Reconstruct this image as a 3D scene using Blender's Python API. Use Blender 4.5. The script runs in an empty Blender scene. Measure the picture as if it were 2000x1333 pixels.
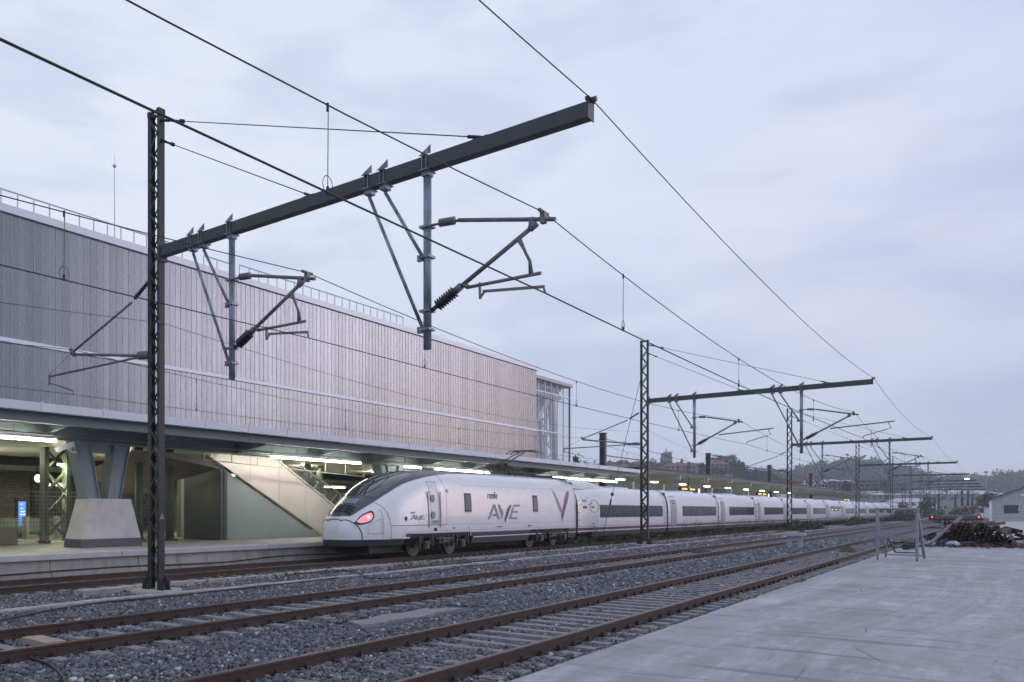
import bpy, math, random
import numpy as np
from mathutils import Vector, Matrix
random.seed(7); rng = np.random.default_rng(7)
R = math.radians
sc = bpy.context.scene
COL = sc.collection

# ---------------------------------------------------------------- camera, sky, sun, exposure
EYE = 1.8
TH = math.atan(1410/1581.0)
cam_d = bpy.data.cameras.new("camera"); cam = bpy.data.objects.new("camera", cam_d); COL.objects.link(cam)
cam.location = (0, 0, EYE); cam.rotation_euler = (R(90), 0, TH-R(90))
cam_d.sensor_width = 36; cam_d.lens = 1581/2000*36
cam_d.shift_x = (1000-558)/2000; cam_d.shift_y = (998-666.5)/2000
cam_d.clip_start = .1; cam_d.clip_end = 9000
sc.camera = cam
sc.view_settings.view_transform = 'Standard'; sc.view_settings.look = 'None'
sc.view_settings.gamma = 1; sc.view_settings.use_curve_mapping = False
sc.view_settings.exposure = 0.22

w = bpy.data.worlds.new("World"); sc.world = w; w.use_nodes = True
N, K = w.node_tree.nodes, w.node_tree.links
N.clear()
def wn(t, **k):
    n = N.new(t)
    for a, b in k.items(): setattr(n, a, b)
    return n
out = wn('ShaderNodeOutputWorld')
tc = wn('ShaderNodeTexCoord')
sky = wn('ShaderNodeTexSky'); sky.sky_type = 'NISHITA'; sky.sun_disc = False
SUN_EL, SUN_AZ = R(7), R(-38)
sky.sun_elevation = SUN_EL; sky.sun_rotation = R(90)-SUN_AZ
bg1 = wn('ShaderNodeBackground'); bg1.inputs[1].default_value = .05; K.new(sky.outputs[0], bg1.inputs[0])
def dot(v):
    m = wn('ShaderNodeVectorMath', operation='DOT_PRODUCT'); K.new(tc.outputs['Generated'], m.inputs[0])
    m.inputs[1].default_value = Vector(v).normalized(); return m.outputs['Value']
def mr(src, a, b, c=0, d=1, smooth=True):
    m = wn('ShaderNodeMapRange', interpolation_type='SMOOTHSTEP' if smooth else 'LINEAR')
    K.new(src, m.inputs['Value'])
    for i, v in zip(('From Min', 'From Max', 'To Min', 'To Max'), (a, b, c, d)): m.inputs[i].default_value = v
    return m.outputs[0]
def wmix(f, a, b):
    m = wn('ShaderNodeMix', data_type='RGBA')
    for s, v in ((m.inputs[0], f), (m.inputs[6], a), (m.inputs[7], b)):
        if hasattr(v, 'is_output'): K.new(v, s)
        elif isinstance(v, float): s.default_value = v
        else: s.default_value = (*v, 1)
    return m.outputs[2]
def wmath(op, a, b):
    m = wn('ShaderNodeMath', operation=op)
    for s, v in ((m.inputs[0], a), (m.inputs[1], b)):
        if hasattr(v, 'is_output'): K.new(v, s)
        else: s.default_value = v
    return m.outputs[0]
up = dot((0, 0, 1)); left = dot((.38, .92, 0))
lo = wmix(mr(left, .2, 1.0), (.315, .38, .585), (.58, .635, .80))      # low sky, right to left
hi = wmix(mr(left, .1, .95), (.515, .585, .775), (.68, .725, .86))      # higher overcast
base = wmix(mr(up, .0, .40), lo, hi)
mp = wn('ShaderNodeMapping'); K.new(tc.outputs['Generated'], mp.inputs[0]); mp.inputs['Scale'].default_value = (1.6, 1.6, 5)
ns = wn('ShaderNodeTexNoise'); K.new(mp.outputs[0], ns.inputs[0]); ns.inputs['Scale'].default_value = 2.1; ns.inputs['Detail'].default_value = 4; ns.inputs['Roughness'].default_value = .48
c1 = wmix(mr(ns.outputs[0], .38, .66, 0, .42), base, (.74, .77, .89))
ns2 = wn('ShaderNodeTexNoise'); K.new(mp.outputs[0], ns2.inputs[0]); ns2.inputs['Scale'].default_value = 3.7; ns2.inputs['Detail'].default_value = 5
c2 = wmix(mr(ns2.outputs[0], .46, .70, 0, .42), c1, (.42, .49, .67))
# a pinkish opening low in the cloud, to the right of the picture
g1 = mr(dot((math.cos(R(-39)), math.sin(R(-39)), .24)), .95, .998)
g2 = mr(dot((math.cos(R(7)), math.sin(R(7)), .30)), .985, .9995, 0, .32)
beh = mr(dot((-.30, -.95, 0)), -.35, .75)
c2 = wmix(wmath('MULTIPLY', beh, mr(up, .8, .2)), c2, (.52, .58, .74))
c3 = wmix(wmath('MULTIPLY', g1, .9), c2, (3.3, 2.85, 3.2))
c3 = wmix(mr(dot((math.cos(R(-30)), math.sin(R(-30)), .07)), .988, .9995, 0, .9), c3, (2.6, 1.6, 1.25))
c3 = wmix(wmath('MULTIPLY', g2, mr(ns.outputs[0], .38, .6)), c3, (.76, .68, .80))
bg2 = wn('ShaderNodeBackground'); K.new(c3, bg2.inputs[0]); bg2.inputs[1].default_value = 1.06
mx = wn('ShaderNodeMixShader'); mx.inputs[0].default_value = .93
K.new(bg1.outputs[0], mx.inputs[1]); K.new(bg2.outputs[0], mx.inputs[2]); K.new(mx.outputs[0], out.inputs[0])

sl = bpy.data.lights.new("sun", 'SUN'); so = bpy.data.objects.new("sun", sl); COL.objects.link(so)
sl.energy = .25; sl.angle = R(25); sl.color = (1, .80, .74)
so.rotation_euler = Vector((math.cos(SUN_AZ)*math.cos(SUN_EL), math.sin(SUN_AZ)*math.cos(SUN_EL), math.sin(SUN_EL))).to_track_quat('Z', 'Y').to_euler()

# ---------------------------------------------------------------- materials
def mat(name, col, rough=.6, metal=0, spec=.4, noise=0, nscale=3, bump=0, bscale=20, col2=None, emit=None, es=0, stretch=(1, 1, 1), extra=None, coat=0, detail=6, alpha=1):
    m = bpy.data.materials.new(name); m.use_nodes = True
    nt = m.node_tree; b = nt.nodes['Principled BSDF']
    b.inputs['Base Color'].default_value = (*col, 1); b.inputs['Roughness'].default_value = rough
    b.inputs['Metallic'].default_value = metal; b.inputs['Specular IOR Level'].default_value = spec
    b.inputs['Coat Weight'].default_value = coat
    if alpha < 1: b.inputs['Alpha'].default_value = alpha
    if emit: b.inputs['Emission Color'].default_value = (*emit, 1); b.inputs['Emission Strength'].default_value = es
    if noise or bump or extra:
        g = nt.nodes.new('ShaderNodeNewGeometry'); mp = nt.nodes.new('ShaderNodeMapping'); mp.inputs['Scale'].default_value = stretch
        nt.links.new(g.outputs['Position'], mp.inputs[0])
        if noise:
            n = nt.nodes.new('ShaderNodeTexNoise'); n.inputs['Scale'].default_value = nscale; n.inputs['Detail'].default_value = detail; n.inputs['Roughness'].default_value = .62
            nt.links.new(mp.outputs[0], n.inputs[0])
            r = nt.nodes.new('ShaderNodeMapRange'); nt.links.new(n.outputs[0], r.inputs[0]); r.inputs[1].default_value = .32; r.inputs[2].default_value = .68
            mix = nt.nodes.new('ShaderNodeMix'); mix.data_type = 'RGBA'; nt.links.new(r.outputs[0], mix.inputs[0])
            c2 = col2 if col2 else tuple(c*(1-noise) for c in col)
            mix.inputs[6].default_value = (*col, 1); mix.inputs[7].default_value = (*c2, 1)
            nt.links.new(mix.outputs[2], b.inputs['Base Color'])
        if bump:
            n = nt.nodes.new('ShaderNodeTexNoise'); n.inputs['Scale'].default_value = bscale; n.inputs['Detail'].default_value = 5; nt.links.new(mp.outputs[0], n.inputs[0])
            bp = nt.nodes.new('ShaderNodeBump'); bp.inputs['Strength'].default_value = bump; bp.inputs['Distance'].default_value = .02; nt.links.new(n.outputs[0], bp.inputs['Height']); nt.links.new(bp.outputs[0], b.inputs['Normal'])
    if extra: extra(nt, b, mp)
    return m

def layer(nt, b, mp, tex, lo_, hi_, colour, amount=1, scale=(1, 1, 1)):
    """mix one more colour over the base by a texture threshold"""
    s = b.inputs['Base Color']
    prev = s.links[0].from_socket if s.links else None
    m2 = nt.nodes.new('ShaderNodeMapping'); m2.inputs['Scale'].default_value = scale
    g = nt.nodes.new('ShaderNodeNewGeometry'); nt.links.new(g.outputs['Position'], m2.inputs[0])
    nt.links.new(m2.outputs[0], tex.inputs['Vector'])
    r = nt.nodes.new('ShaderNodeMapRange'); nt.links.new(tex.outputs[0], r.inputs[0])
    r.inputs[1].default_value = lo_; r.inputs[2].default_value = hi_; r.inputs[4].default_value = amount
    mix = nt.nodes.new('ShaderNodeMix'); mix.data_type = 'RGBA'; nt.links.new(r.outputs[0], mix.inputs[0])
    if prev: nt.links.new(prev, mix.inputs[6])
    else: mix.inputs[6].default_value = s.default_value
    mix.inputs[7].default_value = (*colour, 1)
    nt.links.new(mix.outputs[2], s)
def noise_tex(nt, sc_, det=5, rough=.6):
    n = nt.nodes.new('ShaderNodeTexNoise'); n.inputs['Scale'].default_value = sc_; n.inputs['Detail'].default_value = det; n.inputs['Roughness'].default_value = rough; return n

def tyre_marks(nt, b, mp):
    """sweeping pale tyre marks: arcs round a turning point, broken up and limited to one patch of the slab"""
    g = nt.nodes.new('ShaderNodeNewGeometry')
    def vm(op, a, v): q = nt.nodes.new('ShaderNodeVectorMath'); q.operation = op; nt.links.new(a, q.inputs[0]); q.inputs[1].default_value = v; return q
    def rng_(src, a, c, lo_, hi_):
        r = nt.nodes.new('ShaderNodeMapRange'); r.interpolation_type = 'SMOOTHSTEP'; nt.links.new(src, r.inputs[0])
        for i, v in zip((1, 2, 3, 4), (a, c, lo_, hi_)): r.inputs[i].default_value = v
        return r.outputs[0]
    def mul(a, c): q = nt.nodes.new('ShaderNodeMath'); q.operation = 'MULTIPLY'; nt.links.new(a, q.inputs[0]); nt.links.new(c, q.inputs[1]); return q.outputs[0]
    cen = vm('SUBTRACT', g.outputs['Position'], TYC); flat = vm('MULTIPLY', cen.outputs[0], (1, 1, 0)); ln = nt.nodes.new('ShaderNodeVectorMath'); ln.operation = 'LENGTH'; nt.links.new(flat.outputs[0], ln.inputs[0])
    cb = nt.nodes.new('ShaderNodeCombineXYZ'); nt.links.new(ln.outputs['Value'], cb.inputs[0])
    n = noise_tex(nt, 1.6, 7, .8); nt.links.new(cb.outputs[0], n.inputs['Vector'])
    pc_ = vm('SUBTRACT', g.outputs['Position'], TYP); pf_ = vm('MULTIPLY', pc_.outputs[0], (1, 1, 0)); pl_ = nt.nodes.new('ShaderNodeVectorMath'); pl_.operation = 'LENGTH'; nt.links.new(pf_.outputs[0], pl_.inputs[0])
    n3 = noise_tex(nt, 1.1, 7, .7); nt.links.new(g.outputs['Position'], n3.inputs['Vector'])
    f = mul(mul(rng_(n.outputs[0], .46, .62, 0, .50), rng_(pl_.outputs['Value'], 3.5, 9.0, 1, 0)), rng_(n3.outputs[0], .35, .55, .25, 1))
    s_ = b.inputs['Base Color']; prev = s_.links[0].from_socket; mix = nt.nodes.new('ShaderNodeMix'); mix.data_type = 'RGBA'; nt.links.new(f, mix.inputs[0]); nt.links.new(prev, mix.inputs[6]); mix.inputs[7].default_value = (.58, .58, .61, 1); nt.links.new(mix.outputs[2], s_)
TYC = (24.0, 48.0, 0); TYP = (20.5, 1.9, 0)
def yard_extra(nt, b, mp):
    layer(nt, b, mp, noise_tex(nt, .30, 8, .65), .46, .66, (.23, .23, .25), .75)
    layer(nt, b, mp, noise_tex(nt, 1.0, 8, .7), .50, .64, (.52, .52, .56), .55, (.30, 1.9, 1))
    layer(nt, b, mp, noise_tex(nt, 1.0, 6), .55, .66, (.17, .165, .175), .7, (2.6, .30, 1))
    layer(nt, b, mp, noise_tex(nt, .7, 5), .62, .72, (.36, .25, .20), .6, (1, .4, 1))
    layer(nt, b, mp, noise_tex(nt, 9, 6, .7), .52, .70, (.24, .24, .26), .45)
    layer(nt, b, mp, noise_tex(nt, 70, 3), .60, .70, (.14, .14, .15), .5)
    layer(nt, b, mp, noise_tex(nt, .22, 9, .72), .50, .62, (.25, .25, .265), .50)
    layer(nt, b, mp, noise_tex(nt, .9, 7, .7), .58, .64, (.60, .60, .62), .35, (.5, 1, 1))
    layer(nt, b, mp, noise_tex(nt, .5, 6, .6), .62, .70, (.34, .25, .20), .45, (.6, 1.4, 1))
    tyre_marks(nt, b, mp)
    # hairline cracks
    v = nt.nodes.new('ShaderNodeTexVoronoi'); v.feature = 'DISTANCE_TO_EDGE'; v.inputs['Scale'].default_value = .42
    g = nt.nodes.new('ShaderNodeNewGeometry'); n = noise_tex(nt, 1.4, 5); ad = nt.nodes.new('ShaderNodeVectorMath'); ad.operation = 'MULTIPLY_ADD'; ad.inputs[1].default_value = (.9, .9, 0)
    nt.links.new(n.outputs['Color'], ad.inputs[0]); nt.links.new(g.outputs['Position'], ad.inputs[2]); nt.links.new(ad.outputs[0], v.inputs['Vector'])
    r = nt.nodes.new('ShaderNodeMapRange'); nt.links.new(v.outputs['Distance'], r.inputs[0]); r.inputs[1].default_value = .0; r.inputs[2].default_value = .006; r.inputs[3].default_value = .8; r.inputs[4].default_value = 0
    n2 = noise_tex(nt, .55, 3); nt.links.new(g.outputs['Position'], n2.inputs['Vector']); r2 = nt.nodes.new('ShaderNodeMapRange'); nt.links.new(n2.outputs[0], r2.inputs[0]); r2.inputs[1].default_value = .50; r2.inputs[2].default_value = .58
    mu = nt.nodes.new('ShaderNodeMath'); mu.operation = 'MULTIPLY'; nt.links.new(r.outputs[0], mu.inputs[0]); nt.links.new(r2.outputs[0], mu.inputs[1])
    s_ = b.inputs['Base Color']; prev = s_.links[0].from_socket; mix = nt.nodes.new('ShaderNodeMix'); mix.data_type = 'RGBA'; nt.links.new(mu.outputs[0], mix.inputs[0]); nt.links.new(prev, mix.inputs[6]); mix.inputs[7].default_value = (.05, .05, .055, 1); nt.links.new(mix.outputs[2], s_)
def ballast_extra(nt, b, mp):
    v = nt.nodes.new('ShaderNodeTexVoronoi'); v.inputs['Scale'].default_value = 17; nt.links.new(mp.outputs[0], v.inputs['Vector'])
    cr = nt.nodes.new('ShaderNodeSeparateColor'); nt.links.new(v.outputs['Color'], cr.inputs[0])
    rp = nt.nodes.new('ShaderNodeValToRGB'); nt.links.new(cr.outputs[0], rp.inputs[0])
    e = rp.color_ramp.elements; e[0].color = (.055, .058, .068, 1); e[1].position = .93; e[1].color = (.16, .165, .185, 1)
    x = rp.color_ramp.elements.new(.99); x.color = (.38, .38, .40, 1)
    nt.links.new(rp.outputs[0], b.inputs['Base Color'])
    bp = nt.nodes.new('ShaderNodeBump'); bp.inputs['Strength'].default_value = 1; bp.inputs['Distance'].default_value = .05; bp.invert = True
    nt.links.new(v.outputs['Distance'], bp.inputs['Height']); nt.links.new(bp.outputs[0], b.inputs['Normal'])
    layer(nt, b, mp, noise_tex(nt, .5, 4), .5, .7, (.12, .105, .10), .45)
def facade_extra(nt, b, mp):
    # every panel its own slight tone; tiny perforations
    s = nt.nodes.new('ShaderNodeSeparateXYZ'); nt.links.new(mp.outputs[0], s.inputs[0])
    d = nt.nodes.new('ShaderNodeMath'); d.operation = 'DIVIDE'; d.inputs[1].default_value = .288; nt.links.new(s.outputs[0], d.inputs[0])
    fl = nt.nodes.new('ShaderNodeMath'); fl.operation = 'FLOOR'; nt.links.new(d.outputs[0], fl.inputs[0])
    wn_ = nt.nodes.new('ShaderNodeTexWhiteNoise'); wn_.noise_dimensions = '1D'; nt.links.new(fl.outputs[0], wn_.inputs['W'])
    r = nt.nodes.new('ShaderNodeMapRange'); nt.links.new(wn_.outputs[0], r.inputs[0]); r.inputs[3].default_value = .178; r.inputs[4].default_value = .215
    hs = nt.nodes.new('ShaderNodeCombineColor'); 
    for i in range(3):
        q = nt.nodes.new('ShaderNodeMath'); q.operation = 'MULTIPLY'; q.inputs[1].default_value = (.90, 1.0, 1.13)[i]; nt.links.new(r.outputs[0], q.inputs[0]); nt.links.new(q.outputs[0], hs.inputs[i])
    nt.links.new(hs.outputs[0], b.inputs['Base Color'])
    n = noise_tex(nt, 1, 4); m2 = nt.nodes.new('ShaderNodeMapping'); m2.inputs['Scale'].default_value = (13, 1, 1.4); nt.links.new(mp.outputs[0], m2.inputs[0]); nt.links.new(m2.outputs[0], n.inputs[0])
    r2 = nt.nodes.new('ShaderNodeMapRange'); nt.links.new(n.outputs[0], r2.inputs[0]); r2.inputs[1].default_value = .3; r2.inputs[2].default_value = .7; r2.inputs[3].default_value = .23; r2.inputs[4].default_value = .33
    nt.links.new(r2.outputs[0], b.inputs['Roughness'])
    v = nt.nodes.new('ShaderNodeTexVoronoi'); v.inputs['Scale'].default_value = 11; m3 = nt.nodes.new('ShaderNodeMapping'); m3.inputs['Scale'].default_value = (1.3, .01, .9); nt.links.new(mp.outputs[0], m3.inputs[0]); nt.links.new(m3.outputs[0], v.inputs[0])
    bp = nt.nodes.new('ShaderNodeBump'); bp.inputs['Strength'].default_value = .05; bp.inputs['Distance'].default_value = .02; nt.links.new(v.outputs['Distance'], bp.inputs['Height']); nt.links.new(bp.outputs[0], b.inputs['Normal'])
def stain_extra(nt, b, mp):
    layer(nt, b, mp, noise_tex(nt, 1, 6), .5, .7, (.22, .20, .195), .7, (2.4, 2, .5))
    layer(nt, b, mp, noise_tex(nt, .5, 6), .55, .7, (.36, .30, .27), .5)
def brick_extra(nt, b, mp):
    m2 = nt.nodes.new('ShaderNodeMapping'); m2.inputs['Rotation'].default_value = (R(90), 0, 0); nt.links.new(mp.outputs[0], m2.inputs[0])
    br = nt.nodes.new('ShaderNodeTexBrick'); br.inputs['Scale'].default_value = 1.6; nt.links.new(m2.outputs[0], br.inputs[0])
    br.inputs['Color1'].default_value = (.34, .29, .24, 1); br.inputs['Color2'].default_value = (.24, .21, .18, 1); br.inputs['Mortar'].default_value = (.14, .125, .11, 1)
    nt.links.new(br.outputs[0], b.inputs['Base Color'])

M = {}
M['yard'] = mat('yard_concrete', (.40, .40, .425), .8, noise=.25, nscale=.8, bump=.25, bscale=30, extra=yard_extra)
M['ballast'] = mat('ballast_ground', (.1, .1, .11), .9, extra=ballast_extra)
M['earth'] = mat('earth', (.09, .085, .075), .95, noise=.5, nscale=.2, col2=(.06, .075, .045), bump=.4, bscale=3)
M['rust'] = mat('rusted_rail_web', (.050, .033, .031), .75, noise=.5, nscale=9, col2=(.078, .046, .040), bump=.2, bscale=60)
M['railhead'] = mat('dull_rail_head', (.15, .115, .11), .45, metal=.6, noise=.3, nscale=5)
M['darkrust'] = mat('dark_rust', (.04, .028, .027), .8, noise=.4, nscale=20)
M['sleeper'] = mat('sleeper_concrete', (.30, .29, .29), .85, noise=.35, nscale=8, bump=.3, bscale=50)
M['conc'] = mat('weathered_concrete', (.45, .42, .405), .85, noise=.2, nscale=2, bump=.25, bscale=25, extra=stain_extra)
M['coping'] = mat('coping_concrete', (.52, .51, .51), .75, noise=.15, nscale=3, bump=.15, bscale=40)
M['floor'] = mat('platform_paving', (.54, .52, .47), .55, noise=.2, nscale=1.2, bump=.1, bscale=30)
M['plinth'] = mat('plinth_concrete', (.62, .61, .60), .8, noise=.22, nscale=1.6, bump=.15, bscale=18)
M['plinthband'] = mat('dark_plinth_band', (.09, .09, .105), .6)
M['steel'] = mat('blue_grey_steel', (.21, .26, .29), .5, noise=.12, nscale=2)
M['greensteel'] = mat('green_steel', (.10, .135, .105), .5, noise=.2, nscale=3)
M['post'] = mat('green_black_post', (.030, .038, .038), .5, noise=.3, nscale=5)
M['beam'] = mat('dark_beam_paint', (.060, .070, .072), .5, noise=.15, nscale=3)
M['galv'] = mat('galvanised_tube', (.36, .40, .49), .5, metal=.4, noise=.75, nscale=7, stretch=(1, 1, .3), col2=(.10, .11, .135))
M['pipe'] = mat('grey_pipe', (.21, .205, .225), .55, metal=.3, noise=.3, nscale=6)
M['insul'] = mat('insulator_brown', (.045, .04, .045), .3, noise=.2, nscale=30)
M['insul2'] = mat('insulator_grey', (.20, .195, .205), .4)
M['wire'] = mat('copper_wire_dark', (.018, .02, .026), .5)
M['gutter'] = mat('pale_gutter', (.74, .76, .82), .5, noise=.08, nscale=2)
M['facade'] = mat('perforated_metal_panel', (.5, .5, .5), .42, metal=.88, extra=facade_extra)
M['fin_metal'] = mat('seam_fin_metal', (.50, .52, .58), .45, metal=.4)
M['seam'] = mat('dark_seam', (.05, .055, .07), .7)
M['trim'] = mat('pale_trim', (.66, .68, .76), .45, metal=.2)
M['soffit'] = mat('canopy_soffit', (.60, .61, .57), .6, noise=.1, nscale=2)
M['roof'] = mat('canopy_roof', (.40, .41, .45), .6)
M['roofdark'] = mat('dark_canopy_edge', (.12, .125, .14), .6)
M['fin'] = mat('canopy_fin_paint', (.52, .53, .47), .6)
M['tube'] = mat('fluorescent_tube', (1, 1, .9), .5, emit=(1, .96, .78), es=30)
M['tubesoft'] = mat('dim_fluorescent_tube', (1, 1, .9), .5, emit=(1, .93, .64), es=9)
M['white'] = mat('white_train_paint', (.84, .83, .85), .26, noise=.09, nscale=1.3, stretch=(1, 1, 2.2), detail=9, coat=.3, spec=.5)
M['whited'] = mat('white_nose_paint', (.72, .72, .74), .33, noise=.16, nscale=12, coat=.2)
M['mask'] = mat('dark_grey_nose_paint', (.075, .078, .092), .3, noise=.2, nscale=3, coat=.3)
M['glass'] = mat('dark_windscreen', (.04, .048, .045), .06, spec=.8, coat=.6)
M['winglass'] = mat('train_window_glass', (.018, .022, .026), .12, spec=.14)
M['winframe'] = mat('window_band', (.05, .056, .066), .4, spec=.12)
M['purple'] = mat('purple_stripe', (.115, .035, .085), .35)
M['logopurple'] = mat('purple_mark', (.155, .065, .15), .4)
M['logodark'] = mat('dark_purple_mark', (.060, .028, .085), .4)
M['logogrey'] = mat('grey_blue_mark', (.21, .25, .31), .4)
M['ink'] = mat('dark_lettering', (.04, .04, .055), .5)
M['skirt'] = mat('dark_skirt', (.055, .058, .065), .5, noise=.2, nscale=3)
M['black'] = mat('black_rubber', (.014, .014, .016), .7)
M['under'] = mat('bogie_dark_steel', (.035, .033, .036), .6, noise=.5, nscale=15, col2=(.075, .06, .055))
M['wheel'] = mat('wheel_steel', (.11, .105, .105), .5, metal=.5, noise=.3, nscale=8)
M['chrome'] = mat('handrail_steel', (.36, .35, .34), .4, metal=.6)
M['lamp'] = mat('red_headlamp', (.75, .42, .44), .3, emit=(1, .34, .38), es=.42)
M['lamphot'] = mat('hot_lamp', (1, .5, .4), .3, emit=(1, .42, .25), es=3.2)
M['door'] = mat('grey_coach_door', (.32, .34, .40), .35)
M['panelstair'] = mat('stair_clad_metal', (.72, .67, .65), .42, metal=.4, noise=.15, nscale=.8)
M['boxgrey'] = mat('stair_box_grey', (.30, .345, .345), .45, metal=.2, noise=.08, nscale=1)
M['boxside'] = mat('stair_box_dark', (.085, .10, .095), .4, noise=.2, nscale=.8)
M['soffbrown'] = mat('brown_soffit', (.19, .17, .145), .5, noise=.2, nscale=1)
M['clearglass'] = mat('balustrade_glass', (.25, .33, .31), .08, alpha=.28, spec=.8)
M['rail'] = mat('pale_handrail', (.62, .60, .56), .35, metal=.4)
M['brick'] = mat('old_masonry', (.3, .25, .2), .9, extra=brick_extra)
M['plaster'] = mat('cream_plaster', (.42, .39, .34), .8, noise=.2, nscale=2)
M['fencewire'] = mat('galvanised_fence', (.28, .28, .27), .5, metal=.4)
M['clockface'] = mat('lit_clock_face', (.9, .9, .9), .5, emit=(.85, .92, 1), es=1.3)
M['screen'] = mat('blue_screen', (.05, .15, .6), .4, emit=(.12, .32, 1), es=.9)
M['lampwarm'] = mat('small_lit_lamp', (1, 1, .9), .5, emit=(1, .95, .70), es=9)
M['lampfar'] = mat('canopy_lamp_lens', (1, 1, .9), .5, emit=(1, .95, .62), es=9)
M['led'] = mat('amber_display', (1, .6, .1), .5, emit=(1, .52, .07), es=1.5)
M['towerglass'] = mat('fritted_glass', (.72, .75, .84), .15, alpha=.16, spec=.7)
M['towerdark'] = mat('tower_frame', (.24, .25, .29), .4, metal=.4)
M['whitesteel'] = mat('white_steel', (.50, .51, .56), .5)
M['stonetower'] = mat('tower_stone', (.22, .18, .19), .9, noise=.2, nscale=.3)
M['townwall'] = mat('town_wall', (.30, .27, .28), .9, noise=.15, nscale=.2)
M['townwhite'] = mat('white_render', (.85, .85, .88), .8)
M['tile'] = mat('red_roof_tile', (.22, .09, .07), .8, noise=.3, nscale=.5)
M['window'] = mat('dark_window', (.03, .035, .045), .3)
M['block'] = mat('grey_blockwork', (.46, .46, .47), .85, noise=.15, nscale=1.2)
M['roofmetal'] = mat('green_grey_roof', (.10, .115, .10), .7)
M['whroof'] = mat('pale_warehouse_roof', (.50, .52, .56), .6)
M['leaf'] = mat('foliage', (.045, .065, .035), .7, noise=.5, nscale=.8, col2=(.075, .095, .05))
M['leaf2'] = mat('wood_foliage', (.035, .055, .038), .8, noise=.5, nscale=.03, col2=(.06, .078, .05))
M['weed'] = mat('dry_weed', (.13, .13, .065), .8, noise=.5, nscale=2, col2=(.17, .14, .085))
M['shrub'] = mat('green_weed', (.07, .10, .035), .8, noise=.4, nscale=3, col2=(.10, .12, .05))
M['bark'] = mat('bark', (.06, .05, .04), .9)
M['hill'] = mat('hill_ground', (.06, .075, .045), .95, noise=.4, nscale=.02)
M['trestle'] = mat('galvanised_trestle', (.33, .35, .38), .5, metal=.35, noise=.3, nscale=8)
M['scrap'] = mat('scrap_rail_rust', (.105, .042, .032), .8, noise=.6, nscale=4, col2=(.045, .032, .034))
M['scrapgrey'] = mat('scrap_grey_steel', (.15, .16, .175), .6, noise=.4, nscale=4)
M['whiteconc'] = mat('pale_marker_concrete', (.50, .51, .55), .8, noise=.25, nscale=6)
M['hose'] = mat('black_hose', (.02, .022, .028), .5)
M['timber'] = mat('new_timber', (.42, .33, .25), .8, noise=.2, nscale=8)
M['redlamp'] = mat('red_tail_lamp', (1, .1, .1), .4, emit=(1, .12, .10), es=2)
M['yellow'] = mat('warning_yellow', (.6, .5, .08), .5)

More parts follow.
